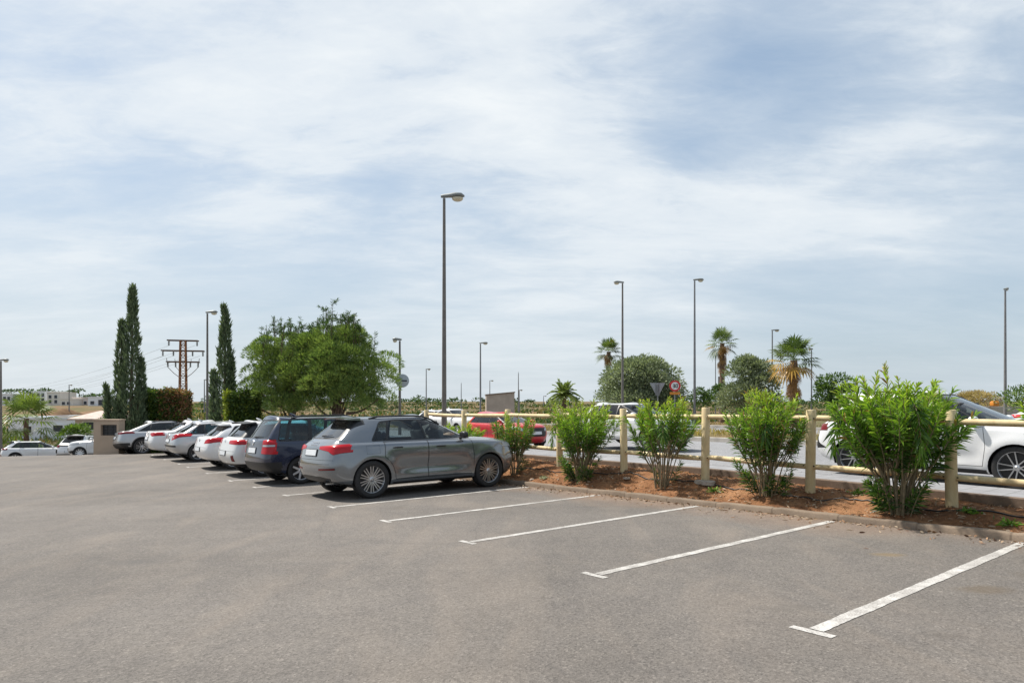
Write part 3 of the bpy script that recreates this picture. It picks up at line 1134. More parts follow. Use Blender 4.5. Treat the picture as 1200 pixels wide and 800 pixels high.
def concrete_mat(name, base, scale=3.0, joints=False):
    m, t, b = new_mat(name)
    tc = t.n('ShaderNodeTexCoord').outputs['Object']
    n1 = t.noise(tc, scale, 6, .65, .3)
    n2 = t.noise(tc, 45, 5, .7)
    c = t.ramp(n1, [(.25, tuple(x * .68 for x in base)), (.5, base), (.75, tuple(min(1, x * 1.22) for x in base))])
    c = t.mix(.6, c, t.ramp(n2, [(.25, (.7,) * 3), (.75, (1.25,) * 3)]), 'MULTIPLY')
    if joints:                                      # one-metre kerb stones, each its own tone, dark mortar gaps
        sp = t.n('ShaderNodeSeparateXYZ', {0: tc})
        tt = t.math('ADD', t.math('MULTIPLY', sp.outputs[0], T_.x), t.math('MULTIPLY', sp.outputs[1], T_.y))
        wn = t.n('ShaderNodeTexWhiteNoise', {'W': t.math('FLOOR', t.math('ADD', tt, .5))}, noise_dimensions='1D').outputs['Value']
        c = t.mix(1.0, c, t.ramp(wn, [(0, (.90, .90, .905)), (1, (1.10, 1.09, 1.07))]), 'MULTIPLY')
        jm = t.ramp(t.math('ABSOLUTE', t.math('SUBTRACT', t.math('FRACT', tt), .5)), [(.006, (.45,) * 3), (.016, (0,) * 3)])
        c = t.mix(jm, c, (.05, .035, .025))
    setb(t, b, color=c, rough=.9, spec=.2)
    setb(t, b, normal=t.n('ShaderNodeBump', {'Height': n2, 'Strength': .4, 'Distance': .006}).outputs[0])
    return m


def paver_mat():
    m, t, b = new_mat('pavement_tiles')
    tc = t.n('ShaderNodeTexCoord').outputs['Object']
    mp = t.mapping(tc, rot=(0, 0, -AX), scale=(1, 1, 1))
    br = t.n('ShaderNodeTexBrick', {'Vector': mp, 'Color1': (.22, .22, .228, 1), 'Color2': (.26, .26, .268, 1), 'Mortar': (.13, .128, .125, 1), 'Scale': 1.0, 'Mortar Size': .008, 'Brick Width': .30, 'Row Height': .30})
    br.offset = 0.0
    n = t.noise(tc, 1.2, 6, .65)
    c = t.mix(.7, br.outputs[0], t.ramp(n, [(.3, (.75, .74, .73)), (.7, (1.2, 1.2, 1.2))]), 'MULTIPLY')
    setb(t, b, color=c, rough=.85)
    return m


M['asphalt'] = asphalt_mat('worn_asphalt', (.137, .123, .110), warm=.22)
M['road'] = asphalt_mat('road_asphalt', (.235, .237, .245), warm=.08, dust_kerb=False)
M['line'] = line_mat()
M['soil'] = soil_mat()
M['field'] = field_mat()
M['kerb'] = concrete_mat('kerb_concrete', (.195, .150, .112), 2.0, True)
M['edging'] = concrete_mat('edging_concrete', (.17, .125, .095), 2.0)
M['kerb_pale'] = concrete_mat('road_kerb', (.42, .39, .35), 2.0)
M['pave'] = paver_mat()


def grid_sheet(name, ss, tt, zfun, mat, kind='structure', smooth=True):
    S, T = np.meshgrid(np.asarray(ss, float), np.asarray(tt, float))
    Z = zfun(S, T)
    V = np.stack([S * S_.x + T * T_.x, S * S_.y + T * T_.y, Z], -1).reshape(-1, 3)
    a, b = S.shape
    i = np.arange(a * b).reshape(a, b)
    F = np.stack([i[:-1, :-1], i[:-1, 1:], i[1:, 1:], i[1:, :-1]], -1).reshape(-1, 4)
    o = link(name, np_mesh(name, V, [F], smooth), mat)
    if kind: o['kind'] = kind
    return o


def rough2(S, T, f, seed=0):
    return (np.sin(S * f * 1.0 + 1.3 + seed) * np.cos(T * f * 1.31 + .4 + seed) + .5 * np.sin(S * f * 2.3 + T * f * 1.7 + seed) + .35 * np.cos(T * f * 3.9 - S * f * 2.1 + seed * 2)) / 1.85


def ground_z(s, t):
    s = np.asarray(s, float)
    t = np.asarray(t, float)
    low = lot_z(s, t)
    low = low + (3.2 * sstep(62, 230, t)) - .28
    high = 0.02 - .016 * np.clip(t - 8, 0, 14) * (1 - sstep(70, 200, t)) - .55 * sstep(22, 56, t) * (1 - sstep(70, 200, t))
    k = sstep(9.6, 16, s)
    z = low * (1 - k) + high * k
    zone = sstep(9.0, 10.5, s) * (1 - sstep(38, 42, s))
    z = z - .25 * zone * (1 - sstep(140, 160, t))
    far = sstep(60, 160, np.hypot(s, t))
    return z + far * .35 * rough2(s, t, .035)


def road_z(s, t):
    return ROAD_Z - .016 * np.clip(t - 8, 0, 14) - .55 * sstep(22, 56, t) + 0 * s


def build_ground():
    ax = np.concatenate([-np.geomspace(3000, 62, 26), np.linspace(-60, 90, 76), np.geomspace(93, 3000, 28)])
    grid_sheet('ground', ax, ax, ground_z, M['field'])
    grid_sheet('car_park', np.concatenate([np.linspace(-60, 0, 13), np.linspace(1, 9.3, 18)]), np.concatenate([np.linspace(-60, 16, 30), np.linspace(17, 60, 87)]), lot_z, M['asphalt'])
    # kerb of the bays
    tt = np.linspace(-20, 33.5, 1071)
    rows = []
    jig = lambda t, k: .006 * np.sin(t * 2.1 + k) + .004 * np.sin(t * 7.3 + 2 * k)
    lz = lot_z(9.3, tt)
    # joints every metre
    gap = np.where(np.abs((tt % 1.0) - .5) < .05, -.009, 0)
    prof = [(9.29, -.08), (9.295, .066), (9.312, .088), (9.385, .092), (9.41, .07), (9.435, -.08)]
    V = []
    for (s, dz) in prof:
        V.append(np.stack([(s + jig(tt, 1)) * S_.x + tt * T_.x, (s + jig(tt, 1)) * S_.y + tt * T_.y, lz + dz + (jig(tt, 3) + gap if dz > 0 else 0)], -1))
    V = np.array(V)
    n = len(tt)
    i = np.arange(len(prof) * n).reshape(len(prof), n)
    F = np.stack([i[:-1, :-1], i[1:, :-1], i[1:, 1:], i[:-1, 1:]], -1).reshape(-1, 4)
    o = link('kerb', np_mesh('kerb', V.reshape(-1, 3), [F], True), M['kerb'])
    o['kind'] = 'structure'

    # planting bed, lumpy red earth banked up to the fence
    def soil(S, T):
        lo = lot_z(9.4, T) + .07
        hi = soil_top(T)
        u = np.clip((S - 9.42) / 1.1, 0, 1)
        u = u * u * (3 - 2 * u)
        z = lo * (1 - u) + hi * u
        lump = .035 * rough2(S, T, 3.1) + .022 * rough2(S, T, 9.0, 2) + .010 * rough2(S, T, 27.0, 5)
        return z + lump * np.clip((S - 9.42) / .2, 0, 1)
    global soil_z
    soil_z = soil
    grid_sheet('planting_bed', np.linspace(9.42, 10.90, 34), np.linspace(-14, 33, 760), soil, M['soil'])

    def strip(name, s0, s1, z0, z1, mat, t0=-60, t1=56, step=1.5, zf=None):
        t_ = np.arange(t0, t1, step)
        zb = road_z(0, t_) - ROAD_Z
        P = [(s0, z0), (s0, z1 - .012), (s0 + .012, z1), (s1 - .012, z1), (s1, z1 - .012), (s1, z0)]
        V = np.array([np.stack([s * S_.x + t_ * T_.x, s * S_.y + t_ * T_.y, zb + z], -1) for s, z in P])
        n = len(t_)
        i = np.arange(len(P) * n).reshape(len(P), n)
        F = np.stack([i[:-1, :-1], i[1:, :-1], i[1:, 1:], i[:-1, 1:]], -1).reshape(-1, 4)
        o = link(name, np_mesh(name, V.reshape(-1, 3), [F], False), mat)
        o['kind'] = 'structure'
    strip('edging', 10.88, 11.00, -.2, .235, M['edging'], -14, 33, .5)
    tr = np.concatenate([np.arange(-80, 20, 5), np.arange(20, 58, 4)])
    grid_sheet('pavement', np.linspace(11.0, 12.75, 4), tr, lambda S, T: road_z(S, T) + .08, M['pave'])
    strip('kerb', 12.75, 12.90, -.1, .135, M['pave'])
    grid_sheet('road', np.linspace(12.9, 22.6, 8), tr, road_z, M['road'])
    strip('kerb', 22.6, 22.85, -.1, .22, M['kerb_pale'])
    grid_sheet('median', np.linspace(22.85, 28.2, 12), np.arange(-80, 57, 1.0), lambda S, T: road_z(S, T) + .12 + .05 * rough2(S, T, 1.3), M['field'])
    strip('kerb', 28.2, 28.45, -.1, .22, M['kerb_pale'])
    grid_sheet('road', np.linspace(28.45, 37.0, 8), tr, road_z, M['road'])
    strip('kerb', 37.0, 37.25, -.1, .22, M['kerb_pale'])

    # bay lines, a sheet 4 mm above the asphalt
    Vs, Fs = [], []

    def quad_strip(p0, p1, wd, n=110, seed=0):
        p0, p1 = np.array(p0, float), np.array(p1, float)
        d = p1 - p0
        d /= np.hypot(*d)
        nn = np.array([-d[1], d[0]])
        base = sum(len(v) for v in Vs)
        vs = []
        for k in range(n + 1):
            c = p0 + (p1 - p0) * k / n
            for sg in (-1, 1):
                j = .0025 * sin(k * .37 + sg + seed) + .0015 * sin(k * .113 + seed * 3) + RNG.normal(0, .0016)
                q = c + nn * sg * (wd / 2 + j)
                vs.append((q[0] * S_.x + q[1] * T_.x, q[0] * S_.y + q[1] * T_.y, float(lot_z(q[0], q[1])) + .004))
        Vs.append(np.array(vs))
        a = base + np.arange(n) * 2
        Fs.append(np.stack([a, a + 1, a + 3, a + 2], -1))
    ts = [-2.0, .2, 2.36, 4.55, 6.80, 9.08, 11.25, 13.75, 16.0, 18.3, 20.9, 23.6, 25.2, 28.0, 30.8]
    for k, t_ in enumerate(ts):
        s0 = 4.40 + .05 * k
        quad_strip((s0 + .055, t_), (9.22, t_), .105, seed=k)
        quad_strip((s0, t_ - .155), (s0, t_ + .155), .075, n=8, seed=k + 50)
    # edge line of the road and lane dashes
    o = link('parking_lines', np_mesh('parking_lines', np.concatenate(Vs), [np.concatenate(Fs)], False), M['line'])
    o['kind'] = 'structure'


build_ground()


# ------------------------------------------------------------------ foliage tools
def leaf_material(name, stops, rough=.5, trans=.35, hue_var=True):
    """colour follows the age of each leaf ('tint': 0 old .. 1 fresh, above 1 = dead)"""
    m, t, b = new_mat(name)
    at = t.n('ShaderNodeAttribute', attribute_name='tint').outputs['Fac']
    c = t.ramp(t.math('MULTIPLY', at, .5, clamp=True), stops)
    setb(t, b, color=c, rough=rough, spec=.35)
    tl = t.n('ShaderNodeBsdfTranslucent', {'Color': t.mix(1.0, c, (1.25, 1.35, .75), 'MULTIPLY')})
    mx = t.n('ShaderNodeMixShader', {0: trans, 1: b.outputs[0], 2: tl.outputs[0]})
    t.t.links.new(mx.outputs[0], m.node_tree.nodes['Material Output'].inputs[0])
    return m


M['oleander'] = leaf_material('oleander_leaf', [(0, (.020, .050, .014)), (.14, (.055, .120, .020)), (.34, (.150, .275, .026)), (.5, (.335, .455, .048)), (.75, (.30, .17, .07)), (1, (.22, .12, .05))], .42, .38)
M['pine'] = leaf_material('pine_needle', [(0, (.034, .065, .026)), (.25, (.105, .175, .046)), (.5, (.250, .320, .080)), (1, (.10, .09, .06))], .6, .3)
M['cypress'] = leaf_material('cypress_leaf', [(0, (0.050, 0.074, 0.042)), (.25, (0.130, 0.178, 0.095)), (.5, (0.250, 0.290, 0.160)), (1, (.12, .09, .05))], .7, .2)
M['hedge'] = leaf_material('hedge_leaf', [(0, (0.026, 0.054, 0.014)), (.25, (0.066, 0.114, 0.022)), (.5, (0.288, 0.336, 0.036)), (.75, (.30, .15, .08)), (1, (.20, .10, .055))], .5, .3)
M['olive'] = leaf_material('grey_green_leaf', [(0, (0.075, 0.098, 0.056)), (.25, (0.188, 0.225, 0.138)), (.5, (0.338, 0.375, 0.231)), (1, (.2, .16, .1))], .6, .25)
M['palm'] = leaf_material('palm_frond', [(0, (.035, .060, .022)), (.25, (.095, .145, .040)), (.5, (.230, .290, .060)), (.75, (.46, .26, .05)), (1, (.28, .17, .10))], .45, .3)
M['bushgreen'] = leaf_material('green_bush_leaf', [(0, (0.030, 0.060, 0.019)), (.25, (0.072, 0.126, 0.034)), (.5, (0.180, 0.276, 0.042)), (1, (.22, .15, .08))], .5, .3)
M['dry'] = leaf_material('dry_grass', [(0, (.16, .11, .05)), (.25, (.30, .22, .10)), (.5, (.42, .33, .16)), (.75, (.34, .25, .05)), (1, (.10, .12, .03))], .8, .3)
M['litter'] = leaf_material('dead_leaf_litter', [(0, (.10, .05, .03)), (.3, (.22, .12, .065)), (.6, (.32, .20, .12)), (1, (.40, .31, .22))], .8, .1)
M['bark'] = plain('pine_bark', (.13, .085, .058), .9, var=.45, scale=9, bump=.8, bscale=30)
M['stem'] = plain('oleander_stem', (.20, .16, .095), .85, var=.3, scale=14)
M['palmtrunk'] = plain('palm_trunk', (.16, .105, .07), .95, var=.5, scale=14, bump=.8, bscale=25)


def unit(a):
    return a / np.maximum(1e-9, np.linalg.norm(a, axis=-1, keepdims=True))


def leaf_blades(P, D, Ln, Wd, droop=.25, fold=.25, simple=False):
    """P base points, D directions, lengths, widths -> vertices and faces of lance-shaped leaves"""
    P, D = np.asarray(P, float), unit(np.asarray(D, float))
    n = len(P)
    Ln = np.broadcast_to(np.asarray(Ln, float), (n,))[:, None]
    Wd = np.broadcast_to(np.asarray(Wd, float), (n,))[:, None]
    rnd = RNG.normal(size=(n, 3))
    U = unit(np.cross(D, rnd))
    N = np.cross(U, D)
    N = np.where(N[:, 2:3] < 0, -N, N)
    g = np.array([0, 0, -1.0]) * droop
    if simple:
        a = P
        b_ = P + D * Ln * .5 + U * Wd / 2 + g * Ln * .12
        c = P + D * Ln * .5 - U * Wd / 2 + g * Ln * .12
        d = P + D * Ln + g * Ln * .5
        V = np.stack([a, b_, d, c], 1).reshape(-1, 3)
        return V, [np.arange(n * 4).reshape(n, 4)], 4
    pts = []
    for u, w_ in ((0, 0), (.30, .85), (.30, -.85), (.65, .80), (.65, -.80), (1, 0)):
        q = P + D * Ln * u + U * Wd / 2 * w_ + g * Ln * u * u + N * Wd * fold * abs(w_)
        pts.append(q)
    V = np.stack(pts, 1).reshape(-1, 3)
    i = np.arange(n)[:, None] * 6
    tri = np.concatenate([i + np.array([0, 1, 2]), i + np.array([3, 5, 4])])
    quad = i + np.array([1, 3, 4, 2])
    return V, [tri, quad], 6


def foliage(name, P, D, Ln, Wd, tint, mat, parent=None, droop=.25, simple=False):
    V, F, k = leaf_blades(P, D, Ln, Wd, droop, simple=simple)
    me = np_mesh(name, V, F, False, {'tint': np.repeat(np.asarray(tint, np.float32), k)})
    return link(name, me, mat, parent)


def tubes_np(segs, sides=6):
    """segs: list of (points (k,3), radii (k,)) -> V, F"""
    Vs, Fs, base = [], [], 0
    ang = np.linspace(0, 2 * pi, sides, endpoint=False)
    for pts, rad in segs:
        pts = np.asarray(pts, float)
        rad = np.asarray(rad, float)
        d = np.gradient(pts, axis=0)
        d = unit(d)
        ref = np.array([.31, .17, .93]) if abs(d[0, 2]) < .8 else np.array([.95, .2, .1])
        u = unit(np.cross(d, ref))
        v = np.cross(d, u)
        ring = pts[:, None, :] + rad[:, None, None] * (u[:, None, :] * np.cos(ang)[None, :, None] + v[:, None, :] * np.sin(ang)[None, :, None])
        Vs.append(ring.reshape(-1, 3))
        k = len(pts)
        i = base + np.arange(k * sides).reshape(k, sides)
        Fs.append(np.stack([i[:-1], np.roll(i[:-1], -1, 1), np.roll(i[1:], -1, 1), i[1:]], -1).reshape(-1, 4))
        base += k * sides
    return np.concatenate(Vs), [np.concatenate(Fs)]


def curve_pts(p0, p1, bend, n=7):
    u = np.linspace(0, 1, n)[:, None]
    return p0 * (1 - u) + p1 * u + bend * (u * (1 - u)) * 4


def rand_dirs(n):
    return unit(RNG.normal(size=(n, 3)))


# ------------------------------------------------------------------ oleanders
def oleander(s, t, height, radius, label, n_stem=18, density=1.0, dark=0.0, base_shoots=10, dead=0.02, lean=(0, 0), scale_leaf=1.0, hang=1):
    z0 = float(soil_z(np.array(s), np.array(t))) - .02
    root = empty('oleander_bush', W(s, t, z0), (0, 0, RNG.uniform(0, 6)), label, 'bush', 'oleander bushes in the planting bed')
    rz = root.rotation_euler.z
    segs, LP, LD, LL, LT = [], [], [], [], []
    lean = np.array([lean[0] * cos(-rz) - lean[1] * sin(-rz), lean[0] * sin(-rz) + lean[1] * cos(-rz), 0])

    def leaves(pts, u0, n_wh, tint0, tint1, L0):
        u = np.linspace(u0, 1, n_wh)
        k = len(pts) - 1
        for j, uu in enumerate(u):
            f = uu * k
            i = min(int(f), k - 1)
            p = pts[i] + (pts[i + 1] - pts[i]) * (f - i)
            d = unit((pts[i + 1] - pts[i])[None])[0]
            a = unit(np.cross(d, [.3, .5, .81])[None])[0]
            b = np.cross(d, a)
            ph = RNG.uniform(0, 6.28)
            ang = (1.05 - .62 * uu) + RNG.normal(0, .12)
            for q in range(3):
                if RNG.random() < .12: continue
                c = ph + q * 2.094 + RNG.normal(0, .25)
                dd = d * cos(ang) + (a * cos(c) + b * sin(c)) * sin(ang)
                LP.append(p)
                LD.append(dd)
                LL.append(L0 * RNG.uniform(.75, 1.40) * (1 - .25 * max(0, uu - .85) / .15))
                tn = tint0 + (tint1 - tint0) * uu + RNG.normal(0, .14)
                if RNG.random() < dead: tn = RNG.uniform(1.3, 1.9)
                LT.append(tn)
    for k in range(n_stem):
        az = 2 * pi * (k + RNG.uniform(-.4, .4)) / n_stem * 1.0 + RNG.uniform(0, .3)
        rr = radius * sqrt(RNG.uniform(.02, 1.0))
        hz = height * (1 - .30 * (rr / radius) ** 2) * RNG.uniform(.80, 1.0)
        p0 = np.array([cos(az), sin(az), 0]) * RNG.uniform(.02, .13)
        p1 = np.array([cos(az) * rr, sin(az) * rr, hz]) + lean * hz / height
        fork = RNG.uniform(.32, .54)
        bend = np.array([cos(az), sin(az), 0]) * (-.10 * rr) + rand_dirs(1)[0] * .05
        full = curve_pts(p0, p1, bend, 9)
        kf = int(fork * 8)
        main = full[:kf + 1]
        segs.append((main, np.linspace(.016, .010, len(main)) * (.8 + .4 * RNG.random()) * (height / 1.9)))
        q0 = main[-1]
        for b in range(RNG.integers(3, 6)):
            off = rand_dirs(1)[0] * np.array([1, 1, .45]) * radius * .34
            q1 = p1 + off if b else p1
            q1[2] = min(q1[2], height * RNG.uniform(.90, 1.0))
            sub = curve_pts(q0, q1, rand_dirs(1)[0] * .05 + np.array([off[0], off[1], 0]) * .15, 7)
            segs.append((sub, np.linspace(.010, .0045, 7) * (height / 1.9)))
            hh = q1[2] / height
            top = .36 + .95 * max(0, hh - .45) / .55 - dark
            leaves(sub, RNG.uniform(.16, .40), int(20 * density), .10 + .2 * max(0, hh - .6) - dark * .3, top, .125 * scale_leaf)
    for k in range(hang):                            # long outer branches that arch over and hang
        az = RNG.uniform(0, 6.28)
        rr = radius * RNG.uniform(.85, 1.12)
        a_ = np.array([cos(az), sin(az), 0])
        top_ = a_ * rr * .72 + np.array([0, 0, height * RNG.uniform(.58, .78)])
        end_ = a_ * rr + np.array([0, 0, height * RNG.uniform(.34, .52)])
        b0_ = curve_pts(a_ * .08, top_, a_ * -.08, 7)
        b1_ = curve_pts(top_, end_, a_ * .06 + np.array([0, 0, .07]), 7)
        segs.append((b0_, np.linspace(.012, .007, 7)))
        segs.append((b1_, np.linspace(.007, .003, 7)))
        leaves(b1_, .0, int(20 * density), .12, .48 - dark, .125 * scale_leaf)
        leaves(b0_, .62, int(8 * density), .10, .30 - dark, .12 * scale_leaf)
    for k in range(base_shoots):
        az = RNG.uniform(0, 6.28)
        r0 = RNG.uniform(.05, .22)
        p0 = np.array([cos(az) * r0, sin(az) * r0, 0])
        h = RNG.uniform(.25, .62) * height * .5
        p1 = p0 + np.array([cos(az) * h * .55, sin(az) * h * .55, h])
        sub = curve_pts(p0, p1, rand_dirs(1)[0] * .03, 6)
        segs.append((sub, np.linspace(.006, .003, 6)))
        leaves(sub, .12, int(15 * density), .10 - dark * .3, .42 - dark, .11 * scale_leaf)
    V, F = tubes_np(segs, 6)
    link('stems', np_mesh('stems', V, F, True), M['stem'], root)
    LP, LD, LL, LT = map(np.array, (LP, LD, LL, LT))
    wd = LL * RNG.uniform(.125, .175, len(LL))
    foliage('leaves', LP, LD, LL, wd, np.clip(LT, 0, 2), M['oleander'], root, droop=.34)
    return root


def build_bushes():
    oleander(9.80, 3.92, 2.18, .84, 'largest bush, bare lower stems and bright leafy top, before the white SUV', 21, 1.45, base_shoots=11, hang=4, lean=(-.10, 0), scale_leaf=1.35)
    oleander(9.90, 5.95, 1.86, .60, 'dense bush with brownish middle, second from the right edge before the fence', 18, 1.15, dark=.04, base_shoots=13, hang=2, dead=.07, scale_leaf=1.12)
    oleander(9.85, 8.05, 1.80, .74, 'vase-shaped bush in front of the white hatchback, flat stone to its right', 13, 1.1, dark=.02, base_shoots=2, scale_leaf=1.15)
    oleander(9.85, 10.25, 1.86, .74, 'rounded bush with a tuft of low shoots at its foot, right of the red car', 21, 1.2, base_shoots=20, scale_leaf=1.1, lean=(.06, 0))
    oleander(9.80, 12.45, 1.68, .52, 'sparse bush with reddish twigs at the bonnet of the grey SUV', 14, 1.0, dark=.12, base_shoots=4, dead=.12)
    oleander(9.85, 15.0, 1.34, .66, 'low bush showing above the bonnet of the grey SUV, left of the red car', 14, 1.1, base_shoots=3)
    oleander(9.75, 1.78, 1.90, .80, 'bush cut off by the right edge of the photograph', 18, 1.3, base_shoots=5, hang=0, scale_leaf=1.25)


build_bushes()


# ------------------------------------------------------------------ fence
def fence_mat():
    m, t, b = new_mat('cream_timber')
    tc = t.n('ShaderNodeTexCoord').outputs['Object']
    n1 = t.noise(t.mapping(tc, scale=(1, 1, .25)), 7, 6, .65, .4)
    n2 = t.noise(tc, 2.0, 4, .6)
    c = t.ramp(n1, [(.25, (.48, .36, .19)), (.5, (.62, .49, .28)), (.75, (.70, .59, .37))])
    c = t.mix(t.ramp(n2, [(.50, (0,) * 3), (.75, (.55,) * 3)]), c, (.36, .25, .13))
    n3 = t.noise(t.mapping(tc, loc=(4, 2, 1), scale=(1, 1, .5)), 11, 5, .7, .8)
    c = t.mix(t.ramp(n3, [(.60, (0,) * 3), (.72, (.5,) * 3)]), c, (.30, .26, .20))
    kn = t.n('ShaderNodeTexVoronoi', {'Vector': t.mapping(tc, scale=(1, 1, .6)), 'Scale': 4.2})
    c = t.mix(t.ramp(kn.outputs['Distance'], [(.05, (.75,) * 3), (.11, (0,) * 3)]), c, (.20, .115, .05))
    setb(t, b, color=c, rough=.75)
    setb(t, b, normal=t.n('ShaderNodeBump', {'Height': n1, 'Strength': .35, 'Distance': .01}).outputs[0])
    return m


M['fence'] = fence_mat()
M['rust_bolt'] = plain('rusty_bolt', (.06, .04, .03), .7, .3)
FENCE_S = 10.34


def build_fence():
    root = empty('rail_fence', W(FENCE_S, 3.44, .05), (0, 0, 0), 'cream post-and-rail fence of round posts with two rails, between bushes and road', 'fence')
    inv = -root.location
    posts = [1.44 + 2.003 * k - 4.0 for k in range(11)]
    for i, t in enumerate(posts):
        r0 = .076
        g = float(soil_z(np.array(FENCE_S), np.array(t))) - .05
        top = 1.415 - .016 * max(0, t - 8) + .012 * sin(i * 2.7)
        p = W(FENCE_S + .008 * sin(i * 3.1), t)
        tilt = Vector((.018 * sin(i * 1.7), .018 * cos(i * 2.3), 0))
        b = MB()
        b.tube([Vector((p.x, p.y, g)) + inv, Vector((p.x, p.y, (g + top) / 2)) + inv + tilt * .5, Vector((p.x, p.y, top - .012)) + inv + tilt, Vector((p.x, p.y, top)) + inv + tilt],
               [r0 * 1.02, r0, r0 * .985, r0 * .86], 20)
        b.build('post', M['fence'], root, smooth=True, angle=50)
        if i:
            q = posts[i - 1]
            for z in (1.262, .50):
                zz = z - .013 * max(0, t - 8)
                j = .013 * sin(i * 4.3 + z * 5)
                a_, b_ = W(FENCE_S, q + .055, zz + j) + inv, W(FENCE_S, t - .055, zz - j) + inv
                m_ = (a_ + b_) / 2 + Vector((0, 0, -.006))
                bb = MB()
                bb.tube([a_, (a_ * 2 + m_) / 3, m_, (b_ * 2 + m_) / 3, b_], [.043, .047, .047, .047, .043], 14)
                bb.build('rail', M['fence'], root, smooth=True, angle=50)
                for tt_ in (q + .085, t - .085):
                    nb = MB()
                    c0 = W(FENCE_S - .040, tt_, zz + .004) + inv
                    c1 = W(FENCE_S - .056, tt_, zz + .004) + inv
                    nb.tube([c0, c1], .011, 8)
                    nb.build('bolt', M['rust_bolt'], root, smooth=True)


build_fence()


# ------------------------------------------------------------------ bits lying in the planting bed
def build_bed_details():
    # irrigation hose
    tt = np.linspace(-4, 20, 260)
    ss = 10.10 + .07 * np.sin(tt * .9) + .04 * np.sin(tt * 2.7 + 1) + .02 * np.sin(tt * 7.1)
    zz = soil_z(ss, tt) + .012
    pts = np.stack([ss * S_.x + tt * T_.x, ss * S_.y + tt * T_.y, zz], -1)
    V, F = tubes_np([(pts, np.full(len(pts), .0105))], 8)
    o = link('irrigation_hose', np_mesh('irrigation_hose', V, F, True), plain('hose_plastic', (.010, .010, .010), .5))
    tag(o, 'black irrigation hose snaking along the red soil beside the fence posts', 'hose')
    # flat stone by the third post
    for (s, t, r, lab) in [(10.18, 7.34, .20, 'flat grey stone slab at the foot of the fence post, right of the vase-shaped oleander'),
                           (9.98, 9.05, .085, 'small pale stone on the red soil between two bushes'),
                           (9.62, 11.6, .07, 'small pinkish stone near the kerb in front of the grey SUV'),
                           (10.3, 10.9, .09, 'small pale stone lying below the lower fence rail')]:
        bm = bmesh.new()
        bmesh.ops.create_icosphere(bm, subdivisions=3, radius=1)
        for v in bm.verts:
            d = .18 * sin(v.co.x * 3.1 + s * 9) + .14 * cos(v.co.y * 4.3 + t * 5) + .08 * sin(v.co.z * 7 + s)
            v.co = Vector((v.co.x * r * (1 + d), v.co.y * r * .8 * (1 + d), max(-.3, min(.55, v.co.z)) * r * .42))
        for f in bm.faces: f.smooth = True
        me = bpy.data.meshes.new('stone')
        bm.to_mesh(me)
        bm.free()
        o = link('stone', me, M['stone'], None, W(s, t, float(soil_z(np.array(s), np.array(t))) + .01), (0, 0, s * 7))
        tag(o, lab, 'stone', 'stones in the planting bed')
    # dead leaves, twigs and crumbs of earth
    n = 7000
    s = RNG.uniform(9.46, 10.86, n)
    t = RNG.uniform(-2, 20, n)
    keep = RNG.random(n) < (.30 + .7 * (np.sin(t * 3.1) * np.cos(s * 4) > -.1))
    s, t = s[keep], t[keep]
    P = np.stack([s * S_.x + t * T_.x, s * S_.y + t * T_.y, soil_z(s, t) + .006], -1)
    s2 = 9.28 - RNG.exponential(.16, 900)
    t2 = RNG.uniform(-2, 16, 900)
    P = np.concatenate([P, np.stack([s2 * S_.x + t2 * T_.x, s2 * S_.y + t2 * T_.y, lot_z(s2, t2) + .006], -1)])
    D = rand_dirs(len(P))
    D[:, 2] = np.abs(D[:, 2]) * .22
    foliage('leaf_litter', P, D, RNG.uniform(.025, .10, len(P)), RNG.uniform(.010, .030, len(P)), RNG.uniform(0, 2, len(P)) ** 1.2, M['litter'], None, .1)['kind'] = 'stuff'
    # little weeds
    weeds = [(10.05, 3.15, 'low green weed right of the largest bush'), (9.72, 2.62, 'small weed near the kerb at the right edge'), (10.42, 4.75, 'weed against the low concrete edging left of the largest bush'),
             (9.9, 6.95, 'yellow-green weed left of the dense bushy oleander'), (9.75, 11.3, 'dry grey-green tuft at the foot of the fence near the red car')]
    for k, (s, t, lab) in enumerate(weeds):
        n = 70
        root = empty('weed', W(s, t, float(soil_z(np.array(s), np.array(t)))), (0, 0, 0), lab, 'weed', 'weeds in the planting bed')
        D = rand_dirs(n)
        D[:, 2] = np.abs(D[:, 2]) * .8 + .1
        P = RNG.normal(0, .05, (n, 3))
        P[:, 2] = np.abs(P[:, 2]) * .4
        foliage('leaves', P, D, RNG.uniform(.05, .13, n), RNG.uniform(.012, .03, n), RNG.uniform(.2, .8, n) if k != 4 else RNG.uniform(.8, 1.6, n), M['oleander'] if k != 4 else M['olive'], root, .3)


M['stone'] = concrete_mat('stone', (.34, .29, .24), 8.0)
build_bed_details()


